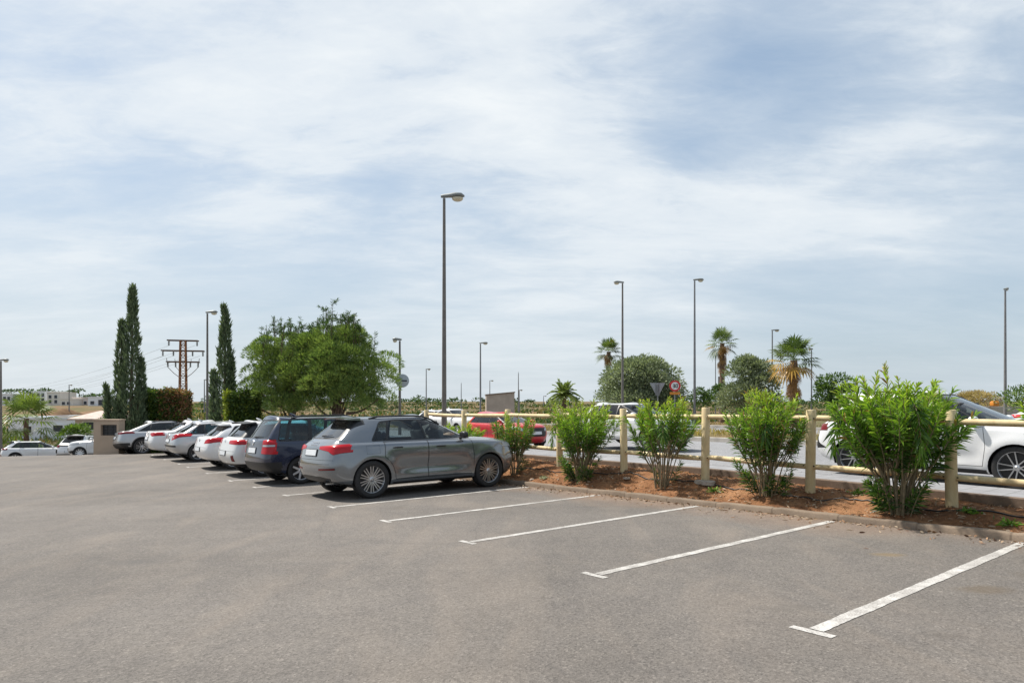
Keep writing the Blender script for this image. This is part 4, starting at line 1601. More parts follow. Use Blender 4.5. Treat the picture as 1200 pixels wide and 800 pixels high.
# ---- the cars of the photograph, one description each
def dlo(xr0, xr1, xf1, xf0, zb, zt, pillars, gap=.045, dz=.018):
    """whole side-glass outline from rear bottom, rear top, front top, front bottom; split at the pillars"""
    outline = [(xr0, zb + dz), (xf0, zb + dz - .012), (xf1, zt - .02), ((xf1 + xr1) / 2 + .2, zt), ((xf1 + xr1) / 2 - .3, zt), (xr1, zt - .035)]

    def top(x):
        pts = sorted([(xr0, zb + dz), (xr1, zt - .035), ((xf1 + xr1) / 2 - .3, zt), ((xf1 + xr1) / 2 + .2, zt), (xf1, zt - .02), (xf0, zb + dz)])
        for (a, za), (b, zb_) in zip(pts, pts[1:]):
            if a <= x <= b: return za + (zb_ - za) * (x - a) / max(1e-6, b - a)
        return zb
    # pillars: list of (x_bottom, x_top)
    cuts = [(xr0, None)] + pillars + [(xf0, None)]
    wins = []
    for i in range(len(cuts) - 1):
        (a0, a1), (b0, b1) = cuts[i], cuts[i + 1]
        g0 = gap / 2 if i > 0 else 0
        g1 = gap / 2 if i < len(cuts) - 2 else 0
        poly = [(a0 + g0, zb + dz), (b0 - g1, zb + dz - .004)]
        if b1 is None:
            poly += [(xf1, zt - .02)]
            xs = b0
            xe = xf1
        else:
            xe = b1 - g1
            poly += [(xe, top(xe))]
        xa = xr1 if a1 is None else a1 + g0
        for xm in sorted([(xf1 + xr1) / 2 + .2, (xf1 + xr1) / 2 - .3], reverse=True):
            if xa + .02 < xm < xe - .02: poly.append((xm, zt))
        poly += [(xa, top(xa) if a1 is not None else zt - .035)]
        wins.append(poly)
    return [outline], wins


def spec(**k):
    d = dict(L=4.4, w=.90, H=1.48, R=.32, wb=(.85, 3.50), belt=.98, tail_z=.98, hood_z=.90, cowl_x=3.25, cowl_z=1.0, rwin_x=.25, rwin_z=1.02,
             wtop_x=2.30, rtop_x=.60, w_roof=.60, paint='white', sill=.25, mirror=(2.92, .99),
             windscreen=[(-.66, 1.03), (.66, 1.03), (.52, 1.37), (-.52, 1.37)], rear_window=[(-.60, 1.06), (.60, 1.06), (.50, 1.34), (-.50, 1.34)],
             plate_rear=(.80, .52, .11), plate_front=(.48, .52, .11))
    d.update(k)
    return d


def arch_door(xa, xb, ztop, zlow, wheel=None, Rw=.33):
    """door outline: rear edge follows the wheel arch when wheel = x of the rear wheel"""
    if wheel is None:
        return [(xa, zlow), (xb, zlow), (xb + .02, ztop * .75), (xb, ztop), (xa, ztop)]
    rr = Rw + .13
    arc = [(wheel + rr * cos(R(a)), Rw + rr * sin(R(a))) for a in (58, 42, 26, 12, 0)]
    return [(xa, ztop)] + arc + [(wheel + rr + .015, zlow), (xb, zlow), (xb, ztop)]


o, wn = dlo(.93, 1.16, 2.42, 3.08, 1.055, 1.44, [(1.22, 1.32), (2.08, 2.02)])
Q3 = spec(L=4.48, w=.925, H=1.585, R=.352, wb=(.87, 3.55), belt=1.055, tail_z=1.0, hood_z=.965, cowl_x=3.34, cowl_z=1.07, rwin_x=.24, rwin_z=1.10,
          wtop_x=2.34, rtop_x=.66, rear_roof_z=1.475, w_roof=.61, paint='grey', rear_round=.26, front_round=.44, x4=.04, x5=.08, shoulder=.085, flare=.026, scoop=.03, scoop_z=.55,
          dlo=o, windows=wn, win_door=[None, 0, 1], glass=['glass_dark', 'glass_dark', 'glass'],
          doors=[arch_door(1.14, 2.07, 1.035, .33, .87, .352), [(2.08, .33), (3.12, .33), (3.16, .70), (3.11, 1.035), (2.08, 1.035)]],
          handles=[(1.40, .925), (2.36, .915)], mirror=(2.86, 1.055), mirror_black=True, handle_black=True, shut=.008,
          windscreen=[(-.66, 1.10), (.66, 1.10), (.53, 1.46), (-.53, 1.46)],
          rear_window=[(-.60, 1.13), (.60, 1.13), (.49, 1.44), (-.49, 1.44)], rglass='glass_rear',
          lamps=[('tail_light', [(.33, .935), (.33, .985), (.60, 1.0), (.95, 1.035), (.955, .93), (.88, .875), (.79, .835), (.66, .90)], .48),
                 ('reflector', [(.40, .545), (.40, .57), (.83, .59), (.83, .565)], .40),
                 ('headlight', [(.50, .80), (.50, .86), (.90, .95), (.92, .85)], -.55)],
          lamp_mats={'tail_light': 'tail', 'reflector': 'tail_dark', 'headlight': 'lamp_clear'},
          seams=[[(-.74, .66), (.74, .66), (.74, .668), (-.74, .668)], [(-.80, .735), (.80, .735), (.80, .741), (-.80, .741)]],
          black=[([(-.60, .27), (.60, .27), (.70, .40), (.40, .43), (-.40, .43), (-.70, .40)], 'x', lambda c: c.x < .40),
                 ([(-.30, .80), (.30, .80), (.30, .925), (-.30, .925)], 'x', lambda c: c.x < .4),
                 ([(-.55, .30), (.55, .30), (.62, .76), (-.62, .76)], 'x', lambda c: c.x > 4.1),
                 ([(.56, 1.115), (.665, 1.11), (.60, 1.46), (.44, 1.46)], 'x', lambda c: c.x < .86), ([(-.56, 1.115), (-.665, 1.11), (-.60, 1.46), (-.44, 1.46)], 'x', lambda c: c.x < .86)],
          fuel=[[(.76, .83), (1.02, .83), (1.02, .98), (.76, .98)]],
          plate_rear=(.862, .50, .11), badge_rear=('rings', 1.02, .046), wiper=(1.15, .02, -.36),
          spoiler=(.46, .80, .54, 1.515, 1.535, 'grey'), rails=(.98, 2.55, 'black_trim'), exhaust=[(-.52, .30, .035), (-.44, .30, .035)],
          wheel=dict(spokes=10, twin=True, rim_mat='alloy', rim_r=.258, wid=.235, two_tone=True), sill=.27, seat='seat_pale', track_in=.125)

o, wn = dlo(.40, .52, 2.55, 3.20, 1.01, 1.52, [(1.14, 1.18), (2.16, 2.12)], gap=.09)
VAN = spec(L=4.40, w=.90, H=1.635, R=.322, wb=(.90, 3.58), belt=1.01, tail_z=1.05, hood_z=.93, cowl_x=3.44, cowl_z=1.05, rwin_x=.12, rwin_z=1.08,
           wtop_x=2.42, rtop_x=.40, rear_roof_z=1.55, w_roof=.665, paint='navy', shoulder=.05, rear_round=.17, x4=.05, x5=.07, clad=.30, rear_clad=.24, lip_paint=True,
           dlo=o, windows=wn, win_door=[None, 0, 1], glass=['glass_blue', 'glass_blue', 'glass_blue'],
           doors=[arch_door(1.15, 2.15, .98, .32, .90, .322), [(2.16, .32), (3.20, .32), (3.24, .7), (3.2, .98), (2.16, .98)]],
           handles=[(1.40, .90), (2.42, .89)], mirror=(3.0, 1.03),
           windscreen=[(-.66, 1.09), (.66, 1.09), (.56, 1.50), (-.56, 1.50)], rear_window=[(-.67, 1.10), (.67, 1.10), (.58, 1.50), (-.58, 1.50)], rglass='glass_dark',
           lamps=[('tail_light', [(.60, .74), (.60, 1.04), (.93, 1.07), (.93, .72)], .34), ('tail_band', [(.62, .895), (.62, .935), (.86, .935), (.86, .895)], .30)],
           lamp_mats={'tail_light': 'tail', 'tail_band': 'lamp_clear'}, plate_rear=(.80, .50, .12), badge_rear=('disc', .98, .062), wiper=(1.10, .05, -.40),
           seams=[[(-.6, .64), (.6, .64), (.6, .648), (-.6, .648)]], rails=(.75, 2.9, 'black_trim'), rail_low=False, exhaust=[],
           wheel=dict(spokes=7, twin=False, rim_mat='alloy_white', rim_r=.228, wid=.21, two_tone=True), antenna=1.0)

o, wn = dlo(.62, .92, 2.42, 3.05, 1.02, 1.40, [(1.06, 1.12), (2.08, 2.04)])
CROSS = spec(L=4.36, w=.90, H=1.55, R=.335, wb=(.86, 3.54), belt=1.02, tail_z=1.0, hood_z=.95, cowl_x=3.26, cowl_z=1.05, rwin_x=.24, rwin_z=1.06, rtop_x=.62,
             rear_roof_z=1.46, w_roof=.60, paint='pearl', clad=.37, rear_clad=.0, lip_paint=False, dlo=o, windows=wn, win_door=[None, 0, 1], glass=['glass_dark', 'glass_dark', 'glass'],
             doors=[arch_door(1.08, 2.08, .99, .40, .86, .335), [(2.09, .40), (3.08, .40), (3.12, .7), (3.08, .99), (2.09, .99)]], handles=[(1.38, .88), (2.38, .88)], mirror=(2.86, 1.02),
             windscreen=[(-.64, 1.08), (.64, 1.08), (.52, 1.43), (-.52, 1.43)], rear_window=[(-.62, 1.09), (.62, 1.09), (.52, 1.42), (-.52, 1.42)], rglass='glass_rear',
             black=[([(.46, 1.02), (.80, 1.10), (.62, 1.47), (.44, 1.47)], 'x', lambda c: c.x < .72 and c.y < 0 or c.x < .72)],
             lamps=[('tail_light', [(.36, .90), (.36, .985), (.70, 1.01), (.93, 1.01), (.93, .88)], .42), ('fog_light', [(.62, .44), (.62, .58), (.73, .60), (.75, .44)], .35)],
             lamp_mats={'tail_light': 'tail', 'fog_light': 'tail_dark'}, plate_rear=(.64, .50, .11), badge_rear=('oval', .96, .055), wiper=(1.12, .03, -.36),
             seams=[[(-.74, .70), (.74, .70), (.74, .707), (-.74, .707)]], spoiler=(.36, .76, .56, 1.47, 1.50, 'black_trim'), antenna=.98,
             wheel=dict(spokes=8, twin=False, rim_mat='alloy_white', rim_r=.24, wid=.22, two_tone=True))
CROSS['black'] = [([(sg * .60, 1.07), (sg * .80, 1.06), (sg * .66, 1.44), (sg * .50, 1.44)], 'x', (lambda c: c.x < .80)) for sg in (1, -1)]

o, wn = dlo(.72, .98, 2.38, 3.02, .97, 1.335, [(1.04, 1.10), (2.02, 1.98)])
HATCH = spec(L=4.28, w=.895, H=1.455, R=.322, wb=(.84, 3.49), belt=.965, tail_z=.97, hood_z=.88, cowl_x=3.22, cowl_z=.99, rwin_x=.27, rwin_z=1.0, rtop_x=.72, rear_roof_z=1.37,
             paint='white', dlo=o, windows=wn, win_door=[None, 0, 1], glass=['glass_dark', 'glass_dark', 'glass'],
             doors=[arch_door(1.06, 2.02, .94, .30, .84, .322), [(2.03, .30), (3.04, .30), (3.08, .65), (3.04, .94), (2.03, .94)]], handles=[(1.36, .84), (2.34, .84)], mirror=(2.82, .97),
             windscreen=[(-.63, 1.02), (.63, 1.02), (.51, 1.34), (-.51, 1.34)], rear_window=[(-.66, 1.03), (.66, 1.03), (.53, 1.335), (-.53, 1.335)], rglass='glass_rear',
             lamps=[('tail_light', [(.52, .80), (.56, .90), (.82, 1.0), (.93, 1.0), (.93, .90), (.80, .82)], .56)], lamp_mats={'tail_light': 'tail'},
             plate_rear=(.62, .50, .11), badge_rear=('disc', .90, .05), seams=[[(-.70, .68), (.70, .68), (.70, .687), (-.70, .687)]], spoiler=(.48, .84, .53, 1.385, 1.41, 'white'), antenna=1.0,
             wheel=dict(spokes=9, twin=False, rim_mat='alloy_white', rim_r=.235, wid=.21, two_tone=True))

o, wn = dlo(.60, .96, 2.36, 3.02, .965, 1.315, [(1.06, 1.14), (2.02, 1.98)])
SLOPE = spec(L=4.34, w=.90, H=1.445, R=.322, wb=(.86, 3.50), belt=.96, tail_z=.99, hood_z=.88, cowl_x=3.22, cowl_z=.99, rwin_x=.32, rwin_z=1.01, rtop_x=.86, rear_roof_z=1.36,
             paint='silver', dlo=o, windows=wn, win_door=[None, 0, 1], glass=['glass_blue', 'glass_blue', 'glass'],
             doors=[arch_door(1.06, 2.02, .94, .30, .86, .322), [(2.03, .30), (3.04, .30), (3.08, .65), (3.04, .94), (2.03, .94)]], handles=[(1.36, .84), (2.34, .84)], mirror=(2.82, .97),
             windscreen=[(-.63, 1.02), (.63, 1.02), (.51, 1.33), (-.51, 1.33)], rear_window=[(-.64, 1.04), (.64, 1.04), (.52, 1.32), (-.52, 1.32)], rglass='glass_rear',
             lamps=[('tail_light', [(.50, .76), (.50, .90), (.66, .97), (.82, 1.04), (.93, 1.06), (.93, .95), (.74, .82)], .66), ('reverse_light', [(.55, .84), (.55, .89), (.63, .90), (.63, .85)], .4)],
             lamp_mats={'tail_light': 'tail', 'reverse_light': 'lamp_clear'},
             black=[([(-.80, .53), (.80, .53), (.80, .59), (-.80, .59)], 'x', lambda c: c.x < .30)],
             plate_rear=(.74, .50, .11), badge_rear=('disc', .92, .05), seams=[[(-.70, .66), (.70, .66), (.70, .667), (-.70, .667)]], antenna=1.1,
             wheel=dict(spokes=5, twin=False, rim_mat='alloy_white', rim_r=.23, wid=.21, two_tone=True))

o, wn = dlo(1.02, 1.50, 2.62, 3.24, .955, 1.30, [(1.26, 1.34), (2.24, 2.20)])
SALOON = spec(L=4.62, w=.905, H=1.44, R=.325, wb=(1.02, 3.72), belt=.95, tail_z=1.0, hood_z=.88, cowl_x=3.42, cowl_z=.98, rwin_x=.78, rwin_z=1.03, rtop_x=1.36, rear_roof_z=1.36, wtop_x=2.52,
              w_roof=.585, paint='white', dlo=o, windows=wn, win_door=[None, 0, 1], glass=['glass_dark', 'glass_dark', 'glass'],
              doors=[arch_door(1.28, 2.24, .93, .30, 1.02, .325), [(2.25, .30), (3.26, .30), (3.3, .65), (3.26, .93), (2.25, .93)]], handles=[(1.56, .83), (2.56, .83)], mirror=(3.04, .96),
              windscreen=[(-.63, 1.01), (.63, 1.01), (.50, 1.33), (-.50, 1.33)], rear_window=[(-.60, 1.05), (.60, 1.05), (.47, 1.32), (-.47, 1.32)], rglass='glass_dark',
              lamps=[('tail_light', [(.42, .90), (.45, .955), (.80, .985), (.93, .97), (.93, .87), (.66, .83)], .50)], lamp_mats={'tail_light': 'tail'},
              plate_rear=(.74, .50, .11), badge_rear=('disc', .93, .045), seams=[[(-.72, .64), (.72, .64), (.72, .647), (-.72, .647)]], antenna=1.55,
              wheel=dict(spokes=10, twin=False, rim_mat='alloy', rim_r=.235, wid=.21, two_tone=True))

o, wn = dlo(.80, 1.36, 2.62, 3.26, 1.0, 1.36, [(1.26, 1.36), (2.22, 2.16)])
FAST = spec(L=4.62, w=.92, H=1.52, R=.345, wb=(.93, 3.66), belt=.995, tail_z=1.02, hood_z=.92, cowl_x=3.42, cowl_z=1.03, rwin_x=.42, rwin_z=1.06, rtop_x=1.25, rear_roof_z=1.45, wtop_x=2.50,
            w_roof=.59, paint='silver2', clad=.36, rear_clad=.16, lip_paint=False, dlo=o, windows=wn, win_door=[None, 0, 1], glass=['glass_dark', 'glass_dark', 'glass'],
            doors=[arch_door(1.22, 2.22, .97, .38, .93, .345), [(2.23, .38), (3.26, .38), (3.3, .7), (3.26, .97), (2.23, .97)]], handles=[(1.52, .87), (2.54, .87)], mirror=(3.04, 1.0),
            windscreen=[(-.63, 1.06), (.63, 1.06), (.50, 1.40), (-.50, 1.40)], rear_window=[(-.64, 1.09), (.64, 1.09), (.50, 1.40), (-.50, 1.40)], rglass='glass_rear',
            lamps=[('tail_light', [(.40, .93), (.42, .98), (.93, 1.01), (.93, .93), (.70, .90)], .62)], lamp_mats={'tail_light': 'tail_dark'},
            plate_rear=(.78, .50, .11), badge_rear=('disc', .95, .05), rails=(1.4, 2.7, 'black_trim'),
            wheel=dict(spokes=5, twin=True, rim_mat='alloy', rim_r=.25, wid=.22, two_tone=True))

# sport utility vehicle on the road, long bonnet to the right
o, wn = dlo(.62, 1.05, 2.30, 3.06, 1.115, 1.555, [(1.10, 1.22), (2.16, 2.08)])
SUV = spec(L=4.52, w=.935, H=1.74, R=.368, wb=(.90, 3.58), belt=1.10, tail_z=1.02, hood_z=1.0, cowl_x=3.42, cowl_z=1.11, rwin_x=.26, rwin_z=1.12, rtop_x=.66, rear_roof_z=1.63, wtop_x=2.20,
           w_roof=.62, paint='white', sill=.30, flare=.035, scoop=.03, lip=.06, dlo=o, windows=wn, win_door=[None, 0, 1], glass=['glass_dark', 'glass_dark', 'glass'], shoulder=.08,
           doors=[arch_door(1.12, 2.16, 1.04, .36, .90, .368), [(2.17, .36), (3.10, .36), (3.14, .7), (3.10, 1.04), (2.17, 1.04)]], handles=[(1.46, .93), (2.46, .92)], mirror=(2.92, 1.09),
           windscreen=[(-.70, 1.15), (.70, 1.15), (.54, 1.61), (-.54, 1.61)], rear_window=[(-.62, 1.17), (.62, 1.17), (.52, 1.56), (-.52, 1.56)], rglass='glass_dark',
           lamps=[('tail_light', [(.60, .86), (.64, 1.02), (.93, 1.03), (.93, .90)], .36), ('headlight', [(.60, .60), (.60, .82), (.80, .82), (.86, .60)], -.50), ('reflector', [(.72, .50), (.72, .74), (.80, .76), (.90, .54)], .40)],
           lamp_mats={'tail_light': 'tail_dark', 'headlight': 'lamp_clear', 'reflector': 'gap'}, black=[([(-.66, .34), (.66, .34), (.70, .90), (-.70, .90)], 'x', lambda c: c.x > 4.2)],
           rails=(.95, 2.5, 'black_trim'), spoiler=(.38, .80, .54, 1.66, 1.69, 'white'),
           wheel=dict(spokes=5, twin=True, rim_mat='alloy', rim_r=.282, wid=.235, two_tone=True))

o, wn = dlo(.50, .78, 2.20, 2.96, .99, 1.36, [(.92, 1.0), (1.86, 1.82)])
CITY = spec(L=4.02, w=.87, H=1.475, R=.315, wb=(.72, 3.26), belt=.985, tail_z=.98, hood_z=.93, cowl_x=3.12, cowl_z=1.03, rwin_x=.20, rwin_z=1.02, rtop_x=.50, rear_roof_z=1.39, wtop_x=2.10,
            w_roof=.59, paint='white', dlo=o, windows=wn, win_door=[None, 0, 1], glass=['glass_dark', 'glass', 'glass'],
            doors=[arch_door(.94, 1.86, .96, .30, .72, .315), [(1.87, .30), (2.90, .30), (2.94, .65), (2.90, .96), (1.87, .96)]], handles=[(1.20, .86), (2.16, .86)], mirror=(2.66, 1.0),
            windscreen=[(-.64, 1.05), (.64, 1.05), (.52, 1.36), (-.52, 1.36)], rear_window=[(-.56, 1.05), (.56, 1.05), (.48, 1.32), (-.48, 1.32)],
            lamps=[('headlight', [(.46, .70), (.46, .80), (.84, .92), (.88, .78)], -.70), ('tail_light', [(.56, .80), (.58, .98), (.90, 1.0), (.90, .82)], .32)], lamp_mats={'headlight': 'lamp_clear', 'tail_light': 'tail'},
            black=[([(-.55, .36), (.55, .36), (.66, .60), (-.66, .60)], 'x', lambda c: c.x > 3.7), ([(.60, .30), (.60, .42), (.84, .46), (.84, .32)], 'x', lambda c: c.x > 3.4 and c.y > 0),
                   ([(-.60, .30), (-.60, .42), (-.84, .46), (-.84, .32)], 'x', lambda c: c.x > 3.4 and c.y < 0)],
            badge_rear=None, wheel=dict(spokes=10, twin=False, rim_mat='alloy_white', rim_r=.225, wid=.2, two_tone=True))


def slope_roll(s, t):
    return -math.atan(float(lot_z(s, t - .8) - lot_z(s, t + .8)) / 1.6)


def park(P, s_rear, t_mid, label, level=3, group='cars parked in the row along the kerb', yaw=0.0, face=1, **k):
    """nose towards the kerb"""
    sm = s_rear + P['L'] * .45 * face
    z = float(lot_z(sm, t_mid))
    p = W(s_rear, t_mid, z)
    return make_car(P, p, AX + R(yaw) + (0 if face > 0 else pi), label, roll=slope_roll(sm, t_mid) * face, level=level, group=group, **k)


def drive(P, s_side, t_front, z, label, level=3, group='cars on the road beyond the fence', name='car', yaw=0.0, way=1, **k):
    """way = 1: heading towards the camera side (to the right in the photograph); s_side = its near flank"""
    th = AX - pi / 2 if way > 0 else AX + pi / 2
    p = W(s_side + P['w'], t_front + P['L'] * way, z)
    return make_car(P, p, th + R(yaw), label, level=level, group=group, name=name, **k)


def build_cars():
    park(Q3, 4.90, 12.85, 'metallic grey compact SUV with ten twin-spoke alloy wheels, nearest car in the parked row', level=3, scale=1.055)
    park(VAN, 4.95, 16.85, 'dark navy people carrier with tall square red tail lights, parked next beyond the grey SUV', scale=1.05)
    park(CROSS, 5.0, 19.70, 'pearl white crossover with black roof spoiler and red fog lamp low in its bumper', level=2, scale=1.03)
    park(HATCH, 5.0, 22.65, 'white hatchback with slanted red tail lights between the white crossover and the silver hatchback', level=2, scale=1.03)
    park(SLOPE, 4.9, 26.85, 'silver sloping hatchback with large red tail lights climbing its rear corners', level=2, scale=1.03)
    park(SALOON, 4.7, 29.9, 'white saloon with a boot lid, parked between the silver hatchback and the dusty silver fastback', level=2, scale=1.03)
    park(FAST, 4.0, 33.2, 'dusty silver fastback with dark lower cladding, last car of the row beside the beige wall', level=2, yaw=3)


build_cars()


# ------------------------------------------------------------------ trees, poles and buildings further off
def at(px, Y, z=0.0):
    """plan position at depth Y (metres) in the direction of column px of the 1200-wide photograph"""
    return Vector(((px - 600) / 775 * Y, Y, z))


def zat(py, Y):
    return CAM_H - (py - 470) / 775 * Y


def gz(p):
    s = p.x * S_.x + p.y * S_.y
    t = p.x * T_.x + p.y * T_.y
    if s < 9.3 and t < 60: return float(lot_z(s, t))
    return float(ground_z(s, t))


def clump_leaves(C, r, n, Ln, up=.25, shell=.62):
    """leaf points and directions for one rounded clump"""
    d = rand_dirs(n)
    d[:, 2] = np.where(d[:, 2] < -.35, -d[:, 2], d[:, 2])
    q = RNG.uniform(shell, 1.0, n)[:, None] ** .7
    P = np.asarray(C) + d * np.asarray(r) * q
    D = unit(d + rand_dirs(n) * .55 + np.array([0, 0, up]))
    return P, D


def crown_tree(name, base, clumps, mat, label, cat, group=None, n=160, Ln=.25, Wd=.05, trunk=None, bark='bark', up=.25, tint=(.45, .22), shell=.5, extra=None, simple=True, rmul=1.0):
    """trunk with limbs and a crown made of many leafy clumps; clumps: (centre relative to base, radii)"""
    root = empty(name, base, (0, 0, 0), label, cat, group)
    Ps, Ds, Ts = [], [], []
    for (c, r) in clumps:
        c = np.asarray(c, float)
        k = max(12, int(n * (np.mean(r) ** 2) * rmul))
        P, D = clump_leaves(c, r, k, Ln, up, shell)
        Ps.append(P)
        Ds.append(D)
        Ts.append(np.clip(RNG.normal(tint[0] + RNG.normal(0, .09), tint[1], k), 0, 1))
    if extra:
        for P, D, T in extra:
            Ps.append(P)
            Ds.append(D)
            Ts.append(T)
    P, D, T = np.concatenate(Ps), np.concatenate(Ds), np.concatenate(Ts)
    foliage('crown', P, D, RNG.uniform(.65, 1.25, len(P)) * Ln, RNG.uniform(.7, 1.3, len(P)) * Wd, T, mat, root, .15, simple)
    if trunk:
        V, F = tubes_np(trunk, 8)
        link('trunk', np_mesh('trunk', V, F, True), M[bark], root)
    return root


def dome(n, w, d, z0, z1, r0, r1, seed=0, flat=.5):
    """clump centres filling a lumpy dome"""
    g = np.random.default_rng(seed)
    out = []
    for k in range(n):
        a = g.uniform(0, 2 * pi)
        q = sqrt(g.uniform(0, 1))
        h = g.uniform(0, 1)
        lim = sqrt(max(0.02, 1 - max(0, h - flat) ** 2 / (1 - flat + .02) ** 2)) * (.72 + .28 * min(1, h / .25))
        r = g.uniform(r0, r1)
        out.append(((cos(a) * q * lim * (w - r * .5), sin(a) * q * lim * (d - r * .5), z0 + (z1 - z0 - r * .5) * h), (r, r, r * g.uniform(.6, .85))))
    return out


def limbs(base_pts, rad0, clumps, every=3, r=.05, start=.55):
    pts = np.asarray(base_pts, float)
    segs = [(pts, np.linspace(rad0, rad0 * .55, len(pts)))]
    for c, rr in clumps[::every]:
        i = int(len(pts) * start) + int(RNG.integers(0, max(1, len(pts) - int(len(pts) * start))))
        p0 = pts[min(i, len(pts) - 1)]
        segs.append((curve_pts(p0, np.asarray(c, float), rand_dirs(1)[0] * .25, 6), np.linspace(r, r * .3, 6)))
    return segs


def build_pines():
    Y = 33
    # left pine
    b = at(338, Y, 0)
    b.z = gz(b)
    def shoots(n, w, d, zlo, zhi, seed, cx=0):
        g = np.random.default_rng(seed)
        ex, sg = [], []
        for k in range(n):
            a, q = g.uniform(0, 6.28), sqrt(g.uniform(0, 1))
            x, y = cx + cos(a) * q * w, sin(a) * q * d
            z = zhi - (zhi - zlo) * q ** 1.6
            h = g.uniform(.5, 1.15)
            p0, p1 = np.array([x, y, z - .5]), np.array([x + g.normal(0, .12), y + g.normal(0, .12), z + h])
            m = 46
            u = g.uniform(0.25, 1, m)[:, None]
            P = p0 * (1 - u) + p1 * u
            D = unit(rand_dirs(m) * 1.0 + np.array([0, 0, .7]))
            ex.append((P, D, np.clip(g.normal(.16, .1, m), 0, 1)))
            sg.append((np.stack([p0, (p0 + p1) / 2, p1]), np.array([.022, .015, .006])))
            for j in range(3):
                f = g.uniform(.35, .9)
                q0 = p0 * (1 - f) + p1 * f
                dd = unit(rand_dirs(1) * np.array([1, 1, .3]) + np.array([0, 0, .5]))[0]
                q1 = q0 + dd * g.uniform(.25, .5)
                m2 = 26
                u2 = g.uniform(.3, 1, m2)[:, None]
                ex.append((q0 * (1 - u2) + q1 * u2, unit(rand_dirs(m2) + dd), np.clip(g.normal(.18, .1, m2), 0, 1)))
                sg.append((np.stack([q0, q1]), np.array([.01, .004])))
        return ex, sg
    h0, h1 = zat(480, Y) - b.z, zat(390, Y) - b.z
    cl = dome(64, 2.35, 1.9, h0 - .15, h1, .50, .90, 3, .35)
    ex, sg = shoots(26, 1.9, 1.4, h1 - .9, h1 - .1, 5)
    tr = curve_pts(np.array([.15, 0, -.1]), np.array([-.2, .1, h0 + 1.2]), np.array([.18, 0, 0]), 9)
    crown_tree('pine_tree', b, cl, M['pine'], 'wide bushy pine on the left of the pair behind the parked cars', 'tree', 'pines behind the parked cars', 1500, .20, .030,
               limbs(tr, .17, cl, 3, .055, .5) + sg, extra=ex, tint=(.72, .22), up=.45, shell=.75)
    b = at(406, Y - .6, 0)
    b.z = gz(b)
    h0, h1 = zat(478, Y) - b.z, zat(386, Y) - b.z
    cl = dome(92, 2.95, 2.2, h0 - .1, h1, .55, 1.0, 8, .30)
    cl = [((c[0] - .05 * c[2], c[1], c[2]), r) for c, r in cl]
    ex, sg = shoots(20, 1.4, 1.2, h1 - .6, h1 + .35, 11, -.45)
    ex2, sg2 = shoots(16, 2.5, 1.6, h1 - 1.6, h1 - .6, 12, 0)
    tr = curve_pts(np.array([0, 0, -.1]), np.array([-.35, .1, h0 + 1.6]), np.array([-.22, 0, 0]), 9)
    tr2 = curve_pts(np.array([-1.0, .2, -.1]), np.array([-.6, .2, h0 + 1.2]), np.array([.1, 0, 0]), 7)
    lm = limbs(tr, .18, cl, 4, .06, .4) + [(tr2, np.linspace(.11, .07, 7))]
    lm.append((curve_pts(np.array([-.15, 0, h0 - .35]), np.array([-1.5, -.2, h0 + .25]), np.array([0, 0, -.35]), 7), np.linspace(.08, .03, 7)))
    lm.append((curve_pts(np.array([0, 0, h0 - .25]), np.array([1.6, -.2, h0 + .45]), np.array([0, 0, -.2]), 7), np.linspace(.08, .03, 7)))
    crown_tree('pine_tree', b, cl, M['pine'], 'taller pine on the right of the pair with spiky dark top shoots', 'tree', 'pines behind the parked cars', 1500, .20, .030,
               lm + sg + sg2, extra=ex + ex2, tint=(.76, .22), up=.45, shell=.75)


def cypress(px, Y, spires, label, seed):
    b = at(px, Y, 0)
    b.z = gz(b)
    g = np.random.default_rng(seed)
    Ps, Ds, Ts = [], [], []
    segs = []
    for (dx, dy, h, r, lean, hook) in spires:
        n = int(5200 * h / 7 * max(.5, r / .7))
        u = g.uniform(0, 1, n) ** .9
        prof = np.minimum(1, u * 5 + .55) * (1 - u ** 1.25) ** .80 * (1 + .13 * np.sin(u * 31 + g.uniform(0, 6)) + .10 * np.sin(u * 67))
        a = g.uniform(0, 2 * pi, n)
        lump = 1 + .20 * np.sin(a * 3 + u * 22) + .13 * np.sin(a * 5 - u * 37)
        q = g.uniform(.35, 1, n) ** .5
        rad = r * prof * lump * q + .02
        cx = dx + lean * u + hook * np.clip(u - .93, 0, 1) * 6
        P = np.stack([cx + np.cos(a) * rad, dy + np.sin(a) * rad, .15 + u * h], -1)
        D = unit(np.stack([np.cos(a) * .35, np.sin(a) * .35, np.ones(n)], -1) + rand_dirs(n) * .40)
        Ps.append(P)
        Ds.append(D)
        Ts.append(np.clip(g.normal(.42, .2, n) + .12 * np.sin(a * 4 + u * 29), 0, 1))
        segs.append((np.array([[dx, dy, -.1], [dx + lean * .5, dy, h * .5], [dx + lean, dy, h * .95]]), np.array([.12, .07, .015])))
    root = empty('cypress_tree', b, (0, 0, 0), label, 'tree', 'cypresses behind the parked cars')
    P, D, T = map(np.concatenate, (Ps, Ds, Ts))
    foliage('crown', P, D, g.uniform(.16, .36, len(P)), g.uniform(.04, .075, len(P)), T, M['cypress'], root, 0, True)
    V, F = tubes_np(segs, 7)
    link('trunk', np_mesh('trunk', V, F, True), M['bark'], root)


